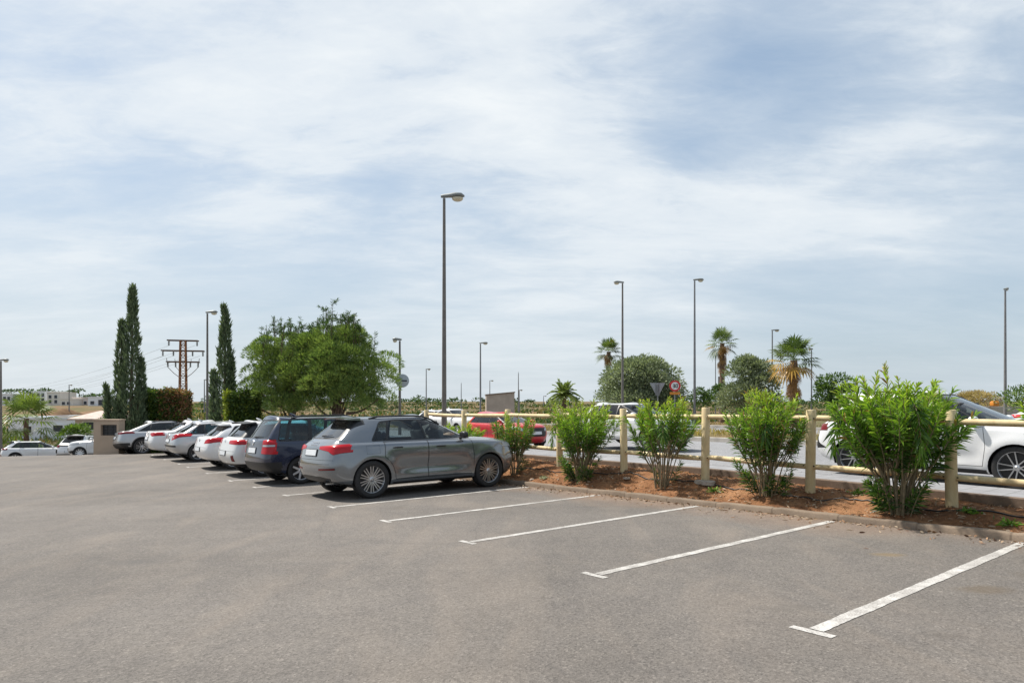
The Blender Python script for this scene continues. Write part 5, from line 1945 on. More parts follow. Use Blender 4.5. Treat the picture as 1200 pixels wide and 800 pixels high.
def hedge(px0, px1, ytop, Y, depth, label, brown=None, bright=None, seed=0):
    b = at((px0 + px1) / 2, Y, 0)
    b.z = gz(b)
    w = (px1 - px0) / 775 * Y
    h = zat(ytop, Y) - b.z
    g = np.random.default_rng(seed)
    n = int(42000 * w * h / 4)
    P = np.stack([g.uniform(-w / 2, w / 2, n), g.uniform(-depth / 2, depth / 2, n), g.uniform(0, h, n)], -1)
    # keep mostly the skin of the block
    sk = np.minimum.reduce([w / 2 - np.abs(P[:, 0]), depth / 2 - np.abs(P[:, 1]), h - P[:, 2]])
    keep = g.random(n) < np.exp(-sk / .16) + .06
    P = P[keep]
    n = len(P)
    P += g.normal(0, .045, P.shape)
    P[:, 2] += .06 * np.sin(P[:, 0] * 5) + .04 * np.sin(P[:, 1] * 7)
    T = np.clip(g.normal(.40, .2, n), 0, .85)
    if brown is not None:
        f = np.clip((P[:, 0] / w + .5 - brown[0]) * 3, 0, 1) * np.clip((P[:, 2] / h - brown[1]) * 3.5 + .3 * np.sin(P[:, 0] * 6), 0, 1)
        dead = g.random(n) < f * .62
        T = np.where(dead, g.uniform(1.45, 1.95, n), T)
    if bright is not None:
        f = np.clip((bright - (P[:, 0] / w + .5)) * 7, 0, 1)
        T = np.where(g.random(n) < f, g.uniform(.8, 1.0, n), T)
    root = empty('clipped_hedge', b, (0, 0, .12), label, 'hedge', 'hedges behind the parked cars')
    foliage('leaves', P, rand_dirs(n) + np.array([0, -.3, .4]), g.uniform(.09, .19, n), g.uniform(.05, .09, n), T, M['hedge'], root, .1, True)
    m = MB()
    for k in range(5):
        x = -w / 2 + w * (k + .5) / 5
        m.tube([(x, 0, 0), (x + .05, .03, h * .45), (x - .05, 0, h * .85)], [.04, .03, .01], 6)
    m.build('stems', M['bark'], root, smooth=True)


def fan_palm(px, Y, ycrown, crown_w, label, skirt=.9, dead=0.2, n_leaf=34, seed=0, trunk_r=.22, orange=0.0, group='palms beyond the road', droopy=0.0, base_z=None, live=(.42, .2)):
    g = np.random.default_rng(seed)
    b = at(px, Y, 0)
    b.z = gz(b) if base_z is None else base_z
    H = zat(ycrown, Y) - b.z
    root = empty('fan_palm', b, (0, 0, 0), label, 'palm', group)
    Vs, Ts = [], []

    def frond(p, d, petiole, rad, tint, hang):
        d = d / np.linalg.norm(d)
        tip = p + d * petiole + np.array([0, 0, -1]) * hang * petiole * .35
        side = unit(np.cross(d, [0, 0, 1.0]) + 1e-6)
        up = np.cross(side, d)
        Vs.append(np.stack([p - side * .02, p + side * .02, tip + side * .012, tip - side * .012]))
        Ts.append(np.full(4, tint))
        m = 17
        for k in range(m):
            a = (k / (m - 1) - .5) * R(250)
            dd = d * cos(a) + side * sin(a) + up * .12 * abs(sin(a))
            L_ = rad * (1 - .25 * abs(a) / R(125)) * g.uniform(.9, 1.08)
            q = tip + dd * L_
            q = q + np.array([0, 0, -1]) * L_ * (hang * .55 + .12)
            mid = tip + dd * L_ * .55 + np.array([0, 0, -1]) * L_ * (hang * .1)
            wv = np.cross(dd, up)
            wv = wv / np.linalg.norm(wv) * L_ * .052
            Vs.append(np.stack([tip, mid + wv, q, mid - wv]))
            Ts.append(np.full(4, np.clip(tint + g.normal(0, .05), 0, 2)))
    R0 = crown_w / 2
    for k in range(n_leaf):
        az = k * 2.39996 + g.normal(0, .15)
        el = R(78) - (k / n_leaf) ** 1.1 * R(115) + g.normal(0, .08)
        d = np.array([cos(az) * cos(el), sin(az) * cos(el), sin(el)])
        hang = .15 + max(0, .8 - sin(el)) * .38 + droopy * .3
        tn = g.normal(*live)
        if el < R(5) and g.random() < dead: tn = g.uniform(1.5, 2.0)
        if el < R(10) and cos(az) < -.1 and g.random() < orange: tn = g.uniform(1.3, 1.65)
        frond(np.array([0, 0, H]) + d * .1, d, R0 * .52 * g.uniform(.85, 1.1), R0 * .60 * g.uniform(.85, 1.1), max(0, tn), hang)
    # skirt of dead fronds hanging round the trunk
    for k in range(int(30 * skirt)):
        az = g.uniform(0, 6.28)
        z = H - .1 - g.uniform(0, 1) * skirt * 1.5
        d = np.array([cos(az) * .45, sin(az) * .45, -.9])
        frond(np.array([cos(az) * trunk_r * .8, sin(az) * trunk_r * .8, z]), d, R0 * .16, R0 * .26, g.uniform(1.6, 2.0), .3)
    V = np.concatenate(Vs)
    me = np_mesh('fronds', V, [np.arange(len(V)).reshape(-1, 4)], False, {'tint': np.concatenate(Ts)})
    link('fronds', me, M['palm'], root)
    m = MB()
    pr = []
    zz = np.linspace(-.1, H, 26)
    m.tube([(0.03 * sin(z * 2), 0, z) for z in zz], [trunk_r * (1.25 - .3 * (z / H) + .07 * (i % 2)) for i, z in enumerate(zz)], 14)
    m.build('trunk', M['palmtrunk'], root, smooth=True, angle=60)
    return root


def feather_palm(px, Y, ycrown, length, label, seed=0, n=34, trunk_r=.16, group='palms beyond the road', tintm=.45, lw=.05, base_z=None):
    g = np.random.default_rng(seed)
    b = at(px, Y, 0)
    b.z = gz(b) if base_z is None else base_z
    H = max(.5, zat(ycrown, Y) - b.z)
    root = empty('feather_palm', b, (0, 0, 0), label, 'palm', group)
    LP, LD, LL, LT, segs = [], [], [], [], []
    for k in range(n):
        az = k * 2.39996 + g.normal(0, .15)
        el = R(80) - (k / n) ** .9 * R(85) + g.normal(0, .06)
        d = np.array([cos(az) * cos(el), sin(az) * cos(el), sin(el)])
        L_ = length * g.uniform(.85, 1.08)
        u = np.linspace(0, 1, 9)[:, None]
        pts = np.array([0, 0, H]) + d * L_ * u + np.array([0, 0, -1]) * L_ * .62 * u ** 2.2 * max(.25, cos(el))
        segs.append((pts, np.linspace(.028, .006, 9)))
        side = unit(np.cross(d, [0, 0, 1.0]))
        tn = g.normal(tintm, .14)
        for j in range(1, 9):
            for f in (0, .33, .66):
                q = pts[j - 1] * (1 - f) + pts[j] * f
                dd = pts[j] - pts[j - 1]
                dd = dd / np.linalg.norm(dd)
                for sg in (-1, 1):
                    LP.append(q)
                    LD.append(dd * .75 + side * sg * .85 + np.array([0, 0, .15]) + rand_dirs(1)[0] * .12)
                    LL.append(length * .30 * (1 - .55 * abs((j + f) / 8 - .45)))
                    LT.append(np.clip(tn + g.normal(0, .08), 0, 1))
    LL = np.array(LL)
    foliage('fronds', np.array(LP), np.array(LD), LL, LL * .0 + lw, np.array(LT), M['palm'], root, .35, True)
    V, F = tubes_np(segs, 5)
    link('frond_stalks', np_mesh('frond_stalks', V, F, True), M['palmtrunk'] if False else M['stem'], root)
    m = MB()
    zz = np.linspace(-.1, H, 16)
    m.tube([(0, 0, z) for z in zz], [trunk_r * (1.15 - .2 * z / H + .12 * (i % 2)) for i, z in enumerate(zz)], 12)
    m.build('trunk', M['palmtrunk'], root, smooth=True, angle=60)


def mound(name, px0, px1, ytop, ybot, Y, label, cat, mat, n, nclump, Ln, Wd, tint, seed, group=None, trunk=True, depth=None, flat=.4, rr=(.28, .5)):
    b = at((px0 + px1) / 2, Y, 0)
    b.z = gz(b)
    w = (px1 - px0) / 775 * Y / 2
    z0, z1 = max(.1, zat(ybot, Y) - b.z), zat(ytop, Y) - b.z
    hh = z1 - z0
    cl = dome(nclump, w, depth or w * .8, z0, z1, min(hh, w) * rr[0], min(hh, w) * rr[1], seed, flat)
    tr = None
    if trunk:
        t0 = curve_pts(np.array([0, 0, -.2]), np.array([w * .08, 0, z0 + hh * .45]), np.array([w * .05, 0, 0]), 7)
        tr = limbs(t0, min(.25, .05 * w + .05), cl, 4, .05, .4)
    return crown_tree(name, b, cl, mat, label, cat, group, n, Ln, Wd, tr, tint=tint)


def build_plants():
    build_pines()
    cypress(154, 33, [(-.05, 0, zat(330, 33) + .75, .56, .12, 0), (-.72, .1, zat(370, 33) + .75, .36, .18, 0), (.30, .15, zat(415, 33) + .75, .36, .12, 0), (-.95, -.1, zat(446, 33) + .75, .17, -.26, 0),
                      (-.45, -.2, zat(462, 33) + .75, .42, -.1, 0), (.35, -.2, zat(455, 33) + .75, .40, .1, 0)],
            'tall cypress with several pointed spires beside the beige wall', 3)
    cypress(263, 33, [(0, 0, zat(358, 33) + .75, .54, .05, -.25), (-.40, -.1, zat(434, 33) + .75, .22, -.12, 0), (.25, 0, zat(420, 33) + .75, .36, .1, 0)],
            'single cypress with a bent tip between the utility mast and the pines', 9)
    hedge(167, 218, 458, 34, 1.4, 'clipped hedge with a dead brown top, right of the tall cypress', brown=(.42, .42), seed=2)
    hedge(268, 302, 460, 32.5, 1.3, 'clipped hedge with a bright yellow-green left end, below the pines', bright=.22, seed=4)
    # beyond the road
    mound('olive_tree', 704, 802, 419, 482, 50, 'rounded grey-green tree behind the white hatchback and the first lamp', 'tree', M['olive'], 330, 70, .26, .085, (.58, .22), 21, 'grey-green trees beyond the road')
    mound('olive_tree', 842, 912, 419, 484, 48, 'rounded grey-green tree left of the palm with orange fronds', 'tree', M['olive'], 330, 60, .26, .085, (.52, .2), 23, 'grey-green trees beyond the road')
    mound('evergreen_shrub', 806, 838, 455, 478, 56, 'low dark shrub behind the second road lamp', 'shrub', M['bushgreen'], 300, 22, .26, .09, (.36, .15), 25, 'shrubs beyond the road', False)
    mound('evergreen_shrub', 828, 862, 452, 478, 58, 'dark shrub left of the second grey-green tree', 'shrub', M['bushgreen'], 300, 22, .26, .09, (.38, .15), 27, 'shrubs beyond the road', False)
    mound('evergreen_shrub', 950, 1005, 440, 476, 47, 'mid green shrub right of the palm with orange fronds', 'shrub', M['bushgreen'], 320, 34, .26, .09, (.42, .18), 29, 'shrubs beyond the road', False)
    mound('evergreen_shrub', 1168, 1230, 452, 480, 36, 'bright green shrub at the right edge beside the slim lamp', 'shrub', M['bushgreen'], 200, 30, .22, .06, (.62, .18), 31, 'shrubs beyond the road', False)
    mound('dry_hedge', 1112, 1180, 459, 482, 52, 'brownish dry hedge beyond the white SUV bonnet', 'hedge', M['dry'], 380, 40, .24, .05, (1.2, .5), 33, None, False)
    mound('evergreen_shrub', 690, 716, 455, 480, 52, 'small grey shrub at the left foot of the rounded grey-green tree', 'shrub', M['olive'], 150, 16, .26, .07, (.4, .2), 34, 'shrubs beyond the road', False)
    fan_palm(713, 64, 412, 2.9, 'slender fan palm rising behind the first grey-green tree', .6, .2, 26, 41, .20)
    fan_palm(846, 60, 402, 3.0, 'fan palm with a long brown skirt behind the second grey-green tree', 1.5, .3, 28, 43, .20)
    fan_palm(930, 43, 422, 3.5, 'broad fan palm with orange dying fronds and a brown skirt', 1.2, .35, 34, 47, .22, orange=.85)
    feather_palm(661, 58, 464, 1.75, 'small spiky date palm peeping over the rounded oleander', 51, 34, .2, tintm=.85, lw=.085)
    # low ground on the left
    fan_palm(31, 52, 490, 4.9, 'bright green young palm behind the white crossover at the left edge', .0, .0, 26, 53, .16, group='plants in the lower car park', droopy=.3, live=(.62, .15))
    mound('broadleaf_bush', -12, 12, 486, 535, 52, 'yellow-green bush at the left edge beside the young palm', 'bush', M['bushgreen'], 260, 20, .30, .11, (.75, .22), 55, 'plants in the lower car park', False)
    mound('broadleaf_bush', 68, 112, 498, 530, 54, 'bright green bush behind the two white cars in the lower car park', 'bush', M['bushgreen'], 240, 30, .28, .10, (.72, .22), 57, 'plants in the lower car park', False)
    mound('broadleaf_bush', 12, 30, 506, 530, 55, 'low dark bush under the young palm', 'bush', M['bushgreen'], 220, 14, .26, .09, (.35, .2), 58, 'plants in the lower car park', False)
    mound('broadleaf_bush', 112, 142, 486, 510, 44, 'light green bush rising behind the beige wall', 'bush', M['bushgreen'], 220, 18, .28, .09, (.8, .15), 59, 'plants in the lower car park', False)
    # scrub of the open field, each patch on its own
    g = np.random.default_rng(5)
    scrub = [(452, 470, 466, 95), (478, 498, 464, 120), (437, 452, 468, 88), (300, 322, 470, 92), (640, 664, 468, 130), (232, 262, 463, 150), (325, 350, 472, 100), (508, 530, 466, 170), (1050, 1090, 461, 110), (1005, 1040, 463, 95), (585, 612, 469, 140), (375, 400, 468, 120)]
    for k, (a, b_, yt, Y) in enumerate(scrub):
        mound('scrub_bush', a, b_, yt, 482, Y, SCRUB[k], 'bush', M['bushgreen'] if k % 2 else M['olive'], 26 if Y > 100 else 50, 16, .6, .20, (.32, .18), 60 + k, 'scrub in the dry field', False)
    # low dry scrub and weeds all over the open field
    m = 15000
    yy = 62 + 260 * g.random(m) ** 1.6
    xx = g.uniform(-.80, .80, m) * yy
    ss_, tt_ = xx * S_.x + yy * S_.y, xx * T_.x + yy * T_.y
    ok = ((ss_ > 39) | (tt_ > 64)) & (np.sin(xx * .13) * np.cos(yy * .09 + xx * .05) + g.normal(0, .45, m) > .05) & ~((xx < -.60 * yy) & (yy > 90))
    ss_, tt_, xx, yy = ss_[ok], tt_[ok], xx[ok], yy[ok]
    P = np.stack([xx, yy, ground_z(ss_, tt_) - .03], -1)
    k = len(P)
    P = np.repeat(P, 5, 0) + g.normal(0, .45, (k * 5, 3)) * np.array([1, 1, 0])
    far_ = np.repeat(yy, 5)
    foliage('field_scrub', P, rand_dirs(k * 5) * .8 + np.array([0, 0, 1.0]), g.uniform(.35, 1.0, k * 5), .10 + far_ * .0016, np.repeat(np.where(g.random(k) < .55, g.uniform(.05, .5, k), g.uniform(1.7, 2.0, k)), 5), M['bushgreen'], None, .2, True)['kind'] = 'stuff'
    # tree line on the horizon
    n = 34
    for k in range(n):
        x = 420 + k * 23 + g.uniform(-8, 8)
        if 690 < x < 720 or x > 1200: continue
        Y = g.uniform(230, 320)
        h = g.uniform(2.5, 4.5)
        w = g.uniform(2.5, 6)
        b = at(x, Y, 0)
        b.z = gz(b)
        z1 = zat(470, Y) - b.z + g.uniform(-.3, 1.3)
        cl = dome(10, w, w, .4, max(1.5, z1), .9, 1.6, 100 + k)
        crown_tree('far_tree', b, cl, M['bushgreen'], 'dark tree in the line along the horizon', 'tree', 'trees along the horizon', 9, 1.1, .5, None, tint=(.22, .12))


SCRUB = ['scrub bush right of the round sign on its post', 'pale scrub bush left of the tall grey lamp', 'scrub bush behind the round sign post', 'pale scrub seen under the left pine', 'scrub right of the concrete block wall',
         'distant dark scrub between the mast and the lamp', 'scrub under the crown of the left pine', 'distant pale scrub behind the tall grey lamp', 'distant scrub right of the broad fan palm', 'pale scrub behind the largest oleander',
         'distant scrub behind the concrete block wall', 'pale scrub between the trunks of the two pines']


# ------------------------------------------------------------------ street lamps, signs, mast
M['galv'] = plain('galvanised_steel', (.20, .20, .205), .5, .3, var=.15, scale=5)
M['pole_brown'] = plain('weathered_pole', (.16, .145, .13), .55, .2, var=.2, scale=4)
M['lamp_grey'] = plain('lamp_housing', (.20, .215, .21), .5, .1, var=.12)
M['lamp_lens'] = plain('lamp_lens', (.58, .52, .38), .2, 0, var=.1)
M['rust'] = plain('rusty_steel', (.27, .125, .058), .85, .2, var=.4, scale=1.5)
M['rust_dark'] = plain('dark_rusty_steel', (.13, .075, .05), .8, .3, var=.3, scale=2)
M['insul'] = plain('insulator', (.16, .17, .17), .3)
M['sign_back'] = plain('sign_back', (.28, .29, .30), .5, .5, var=.1)
M['sign_white'] = plain('sign_white', (.75, .75, .74), .4, var=.04)
M['sign_red'] = plain('sign_red', (.50, .02, .025), .4, var=.06)
M['sign_black'] = plain('sign_black', (.02, .02, .022), .5)
M['sign_yellow'] = plain('sign_orange', (.55, .20, .02), .5, var=.06)


def lamp(px, ytop, Y, side, label, head=.7, r0=.085, r1=.045, mat='pole_brown', drop=True, tilt=0.02, yaw=0.0, on=None):
    b = at(px, Y, 0) if on is None else on
    b.z = (gz(b) if on is None else on.z) - .05
    H = zat(ytop, b.y) - b.z
    root = empty('street_lamp', b, (0, 0, yaw), label, 'street lamp', 'street lamps')
    m = MB()
    m.tube([(0, 0, 0), (0, 0, H * .35), (0, 0, H - .06)], [r0, r0 * .85, r1], 14)
    m.tube([(0, 0, 0), (0, 0, .03)], [r0 * 2.0, r0 * 2.0], 12)
    m.tube([(0, 0, .03), (0, 0, 1.35)], [r0 * 1.10, r0 * 1.08], 14)
    m.build('pole', M[mat], root, smooth=True, angle=50)
    if side == 0:
        m = MB()
        m.tube([(0, 0, H - .06), (0, 0, H + .25)], [r1 * .8, r1 * .3], 8)
        m.build('finial', M[mat], root, smooth=True)
        return root
    m = MB()
    L_ = head
    secs = [(-.10, .035, .055, 0), (-.02, .055, .075, 0), (.25 * L_, .075, .085, .012), (.55 * L_, .13, .10, .02), (.85 * L_, .12, .085, .02), (1.0 * L_, .05, .03, .0)]
    rings = []
    for (x, hy, hz, dz) in secs:
        ring = []
        for a in np.linspace(0, 2 * pi, 14, endpoint=False):
            z = sin(a) * hz * (1.0 if sin(a) > 0 else .55)
            ring.append(m.bm.verts.new((side * x, cos(a) * hy, H + dz + z + tilt * x)))
        rings.append(ring)
    for a, b2 in zip(rings, rings[1:]):
        for k in range(14): m.bm.faces.new((a[k], a[(k + 1) % 14], b2[(k + 1) % 14], b2[k]))
    m.bm.faces.new(rings[0])
    m.bm.faces.new(rings[-1])
    hd = m.build('lamp_head', M['lamp_grey'], root, smooth=True, angle=60)
    m = MB()
    g = bmesh.ops.create_icosphere(m.bm, subdivisions=3, radius=1)
    for v in g['verts']:
        v.co = Vector((side * (.66 * L_) + v.co.x * .28 * L_, v.co.y * .11, H + .0 - .055 + min(v.co.z, .3) * (.10 if drop else .035)))
    m.build('lamp_lens', M['lamp_lens'], hd, smooth=True)
    return root


def glyphs(text, height, m, y, x0, z0, thick=.004, stroke=.16):
    """block numerals built from bars, facing -y"""
    seg = {'3': 'abgcd', '0': 'abcdef', '5': 'afgcd', '2': 'abged', '4': 'fgbc'}
    w = height * .52
    s = height * stroke
    x = x0
    for ch in text:
        P = {'a': ((w / 2, height), (w, s)), 'g': ((w / 2, height / 2), (w, s)), 'd': ((w / 2, 0), (w, s)), 'f': ((0, height * .75), (s, height * .5)), 'b': ((w, height * .75), (s, height * .5)),
             'e': ((0, height * .25), (s, height * .5)), 'c': ((w, height * .25), (s, height * .5))}
        for k in seg[ch]:
            (cx, cz), (sx, sz) = P[k]
            m.box((x + cx, y, z0 + cz), (sx + s * .6 if sx > sz else sx, thick, sz + s * .6 if sz > sx else sz), None, s * .22, 2)
        x += w + s * 1.9


def build_poles():
    pl = W(10.72, 17.3, 0)
    pl.x, pl.y = (520.5 - 600) / 775 * 20.2, 20.2
    pl.z = -.05
    lamp(520, 230.5, 20.2, 1, 'tallest grey lamp pole right behind the grey SUV, pale lens hanging under its head', .62, .080, .042, on=pl)
    lamp(243, 366, 40, 1, 'street lamp between the utility mast and the single cypress', .62, .09, .05)
    lp = lamp(468.5, 398, 36, -1, 'street lamp with a round sign on its post, right of the pines', .40, .085, .05)
    lamp(563, 402, 62, 1, 'street lamp left of the concrete block wall', .70, .10, .06, mat='galv')
    lamp(499.5, 432.5, 95, 1, 'small distant lamp just left of the tallest lamp pole', .62, .10, .06, mat='galv')
    lamp(574, 446, 140, 1, 'tiny distant lamp rising behind the concrete block wall', .8, .11, .07, mat='galv')
    lamp(608.5, 457, 120, 1, 'distant lamp right of the concrete block wall, beside a bare mast', .6, .11, .07, mat='galv')
    lamp(607.5, 437, 121, 0, 'bare slim mast right of the concrete block wall', .6, .12, .06, mat='galv')
    lamp(540.5, 449, 160, 0, 'faint bare mast between the tallest lamp and the concrete block wall', .6, .12, .07, mat='galv')
    lamp(637, 464, 200, 1, 'very distant lamp left of the small date palm', .9, .14, .08, mat='galv')
    lamp(729.5, 331, 46, -1, 'tall brown-headed lamp in front of the first rounded grey-green tree', .62, .10, .055)
    lamp(814, 328, 48, 1, 'tall lamp between the round speed sign and the second fan palm', .66, .10, .055, mat='galv')
    lamp(905, 387, 70, 1, 'lamp behind the second grey-green tree, left of the broad palm', .75, .10, .06, mat='galv')
    lamp(951, 409, 50, -1, 'slim pole with a small dark head beside the broad fan palm', .22, .06, .04, mat='galv')
    lamp(1178, 339, 40, 1, 'slim lamp pole at the right edge beyond the white SUV', .16, .09, .05, mat='galv', drop=False)
    lamp(838.5, 414, 62, 0, 'thin bare pole left of the fan palm with the long skirt', .3, .05, .035, mat='galv')
    lamp(1, 422, 46, 1, 'street lamp at the left edge of the photograph', .55, .10, .055)
    lamp(239.5, 445, 110, 1, 'small distant lamp just left of the lamp by the mast', .6, .11, .07, mat='galv')
    lamp(81, 451, 120, 1, 'distant lamp before the pink and white houses', .6, .11, .07, mat='galv')
    # round sign on the lamp post (its grey back and a dark clamp)
    p = at(471.5, 35.8, zat(446, 35.8))
    root = empty('round_sign', p, (0, 0, .15), 'round pale grey sign disc fixed to a lamp post beside the right pine', 'sign', 'road signs')
    m = MB()
    mt = Matrix.Rotation(R(90), 4, 'X')
    m.lathe([(0, .012), (.34, .012), (.365, .004), (.365, -.012), (0, -.012)], mt, 32)
    m.build('disc', plain('sign_blue_grey', (.40, .44, .47), .4, .2, var=.08), root, smooth=True, angle=40)
    m = MB()
    m.box((.10, -.025, 0), (.30, .02, .07), None, .004)
    m.build('dark_bar', M['sign_black'], root)
    m = MB()
    m.box((-.14, .04, .12), (.30, .06, .04))
    m.box((-.14, .04, -.12), (.30, .06, .04))
    m.build('bracket', M['galv'], root)
    # triangular sign seen from behind
    p = at(770.5, 42, 0)
    p.z = gz(p)
    root = empty('triangular_sign', p, (0, 0, .05), 'triangular sign seen from its grey back, point downwards, before the first grey-green tree', 'sign', 'road signs')
    zt, zb_ = zat(448.5, 42) - p.z, zat(463.5, 42) - p.z
    m = MB()
    m.poly([(-.50, 0, zt), (.50, 0, zt), (.07, 0, zb_), (-.07, 0, zb_)], .02, (0, 1, 0))
    m.build('plate', M['sign_back'], root)
    m = MB()
    m.box((-.10, -.02, (zt + zb_) / 2), (.05, .03, zt - zb_ - .05))
    m.box((.10, -.02, (zt + zb_) / 2), (.05, .03, zt - zb_ - .05))
    m.build('ribs', M['galv'], root)
    m = MB()
    m.tube([(0, -.06, 0), (0, -.06, zt - .08)], .035, 10)
    m.build('post', M['galv'], root, smooth=True)
    # speed limit sign
    p = at(791, 41, 0)
    p.z = gz(p)
    root = empty('speed_sign', p, (0, 0, -.05), 'round red-rimmed speed limit sign reading 30, beside the triangular sign', 'sign', 'road signs')
    zc = zat(452, 41) - p.z
    m = MB()
    mt = Matrix.Translation((0, 0, zc)) @ Matrix.Rotation(R(90), 4, 'X')
    m.lathe([(0, .0), (.24, .0), (.24, -.02), (0, -.02)], mt, 32)
    m.build('disc', M['sign_white'], root, smooth=True, angle=40)
    m = MB()
    m.lathe([(.235, .006), (.345, .006), (.345, -.022), (.235, -.022)], mt, 32, True)
    m.build('rim', M['sign_red'], root, smooth=True, angle=40)
    m = MB()
    glyphs('30', .20, m, -.012, -.125, zc - .10, stroke=.20)
    m.build('numerals', M['sign_black'], root)
    m = MB()
    m.box((0, .012, zc - .46), (.62, .02, .16), None, .004)
    m.build('orange_plate', M['sign_yellow'], root)
    m = MB()
    m.tube([(0, .06, 0), (0, .06, zc + .2)], .035, 10)
    m.build('post', M['galv'], root, smooth=True)
    # grey panel near the thin pole
    p = at(845, 61, 0)
    p.z = gz(p)
    root = empty('grey_panel', p, (0, 0, 0), 'dark grey panel on posts beside the thin bare pole', 'panel')
    zt, zb_ = zat(441, 61) - p.z, zat(463, 61) - p.z
    m = MB()
    m.box((0, 0, (zt + zb_) / 2), (.55, .08, zt - zb_), None, .01)
    m.build('board', M['sign_back'], root)
    m = MB()
    m.tube([(-.15, .06, 0), (-.15, .06, zb_ + .2)], .04, 8)
    m.tube([(.15, .06, 0), (.15, .06, zb_ + .2)], .04, 8)
    m.build('posts', M['galv'], root, smooth=True)

    # rusty lattice mast with its wires
    Y = 110
    p = at(214.5, Y, -1.0)
    root = empty('utility_mast', p, (0, 0, .25), 'rusty steel lattice mast carrying power lines on three cross arms', 'utility mast')
    top = zat(398.5, Y) + 1.0
    m = MB()
    hw = lambda z: .56 - .16 * z / top
    cor = [(-1, -1), (1, -1), (1, 1), (-1, 1)]
    nz = 15
    for (sx, sy) in cor:
        m.tube([(sx * hw(0), sy * hw(0), 0), (sx * hw(top), sy * hw(top), top)], .11, 6)
    for i in range(nz):
        z0, z1 = top * i / nz, top * (i + 1) / nz
        for k in range(4):
            a, b_ = cor[k], cor[(k + 1) % 4]
            q0, q1 = (z0, z1) if (i + k) % 2 else (z1, z0)
            m.tube([(a[0] * hw(q0), a[1] * hw(q0), q0), (b_[0] * hw(q1), b_[1] * hw(q1), q1)], .045, 5)
            m.tube([(a[0] * hw(z1), a[1] * hw(z1), z1), (b_[0] * hw(z1), b_[1] * hw(z1), z1)], .04, 5)
    m.build('lattice', M['rust'], root)
    ends = []
    for (yy, half) in ((399, 2.35), (411, 3.25), (424, 2.5)):
        z = zat(yy, Y) + 1.0
        m = MB()
        m.box((0, -.4, z), (2 * half, .14, .20))
        m.box((0, .4, z), (2 * half, .14, .20))
        for x in np.linspace(-half, half, 7): m.box((x, 0, z), (.08, .9, .08))
        if yy == 424:
            for sg in (-1, 1):
                m.tube([(sg * half, 0, z + .6), (sg * half * .92, 0, z - .9), (sg * half * .55, 0, z - 1.9), (sg * .5, 0, z - 2.6)], .05, 6)
                m.tube([(sg * half * .5, 0, z + .5), (sg * half * .45, 0, z - .8), (sg * .4, 0, z - 1.7)], .04, 6)
        m.build('cross_arm', M['rust_dark'], root)
        for x in ((-half + .2, half - .2) if yy == 399 else (-half + .2, -half * .45, half * .45, half - .2)):
            m = MB()
            prof = []
            for k in range(6): prof += [(.07, -k * .13), (.19, -k * .13 - .04), (.07, -k * .13 - .10)]
            m.lathe([(0, .05)] + prof + [(0, -.80)], Matrix.Translation((x, 0, z - .1)), 10)
            m.build('insulator', M['insul'], root, smooth=True)
            if yy != 424: ends.append(Vector((p.x + x, p.y - .4, p.z + z - .85)))
    far = at(-60, 300, 9)
    for k, e in enumerate(ends):
        q = far + Vector((k * 1.6, 0, 1.5 - .4 * k))
        pts = [tuple(e * (1 - u) + q * u + Vector((0, 0, -5.5 * 4 * u * (1 - u)))) for u in np.linspace(0, 1, 24)]
        m = MB()
        m.tube(pts, .018, 5)
        o = m.build('overhead_wire', M['insul'], None, smooth=True)
        tag(o, 'thin overhead wire sagging left from the rusty lattice mast', 'wire', 'overhead wires')


# ------------------------------------------------------------------ walls and buildings
M['render_beige'] = plain('beige_render', (.42, .32, .235), .9, var=.10, scale=1.5, bump=.2, bscale=60)
M['render_white'] = plain('white_render', (.74, .76, .79), .85, var=.05, scale=.4)
M['render_cream'] = plain('cream_render', (.66, .63, .58), .85, var=.06, scale=.4)
M['render_pink'] = plain('pale_pink_render', (.60, .53, .48), .85, var=.06, scale=.4)
M['tiles'] = plain('clay_roof_tiles', (.46, .36, .31), .85, var=.22, scale=3)
M['pane'] = plain('window_pane', (.035, .045, .06), .12, var=.2, scale=1)
M['louvre'] = plain('dark_louvre', (.022, .022, .024), .45, .2)
M['block'] = plain('concrete_block', (.37, .30, .24), .9, var=.18, scale=1.2, bump=.3, bscale=8)


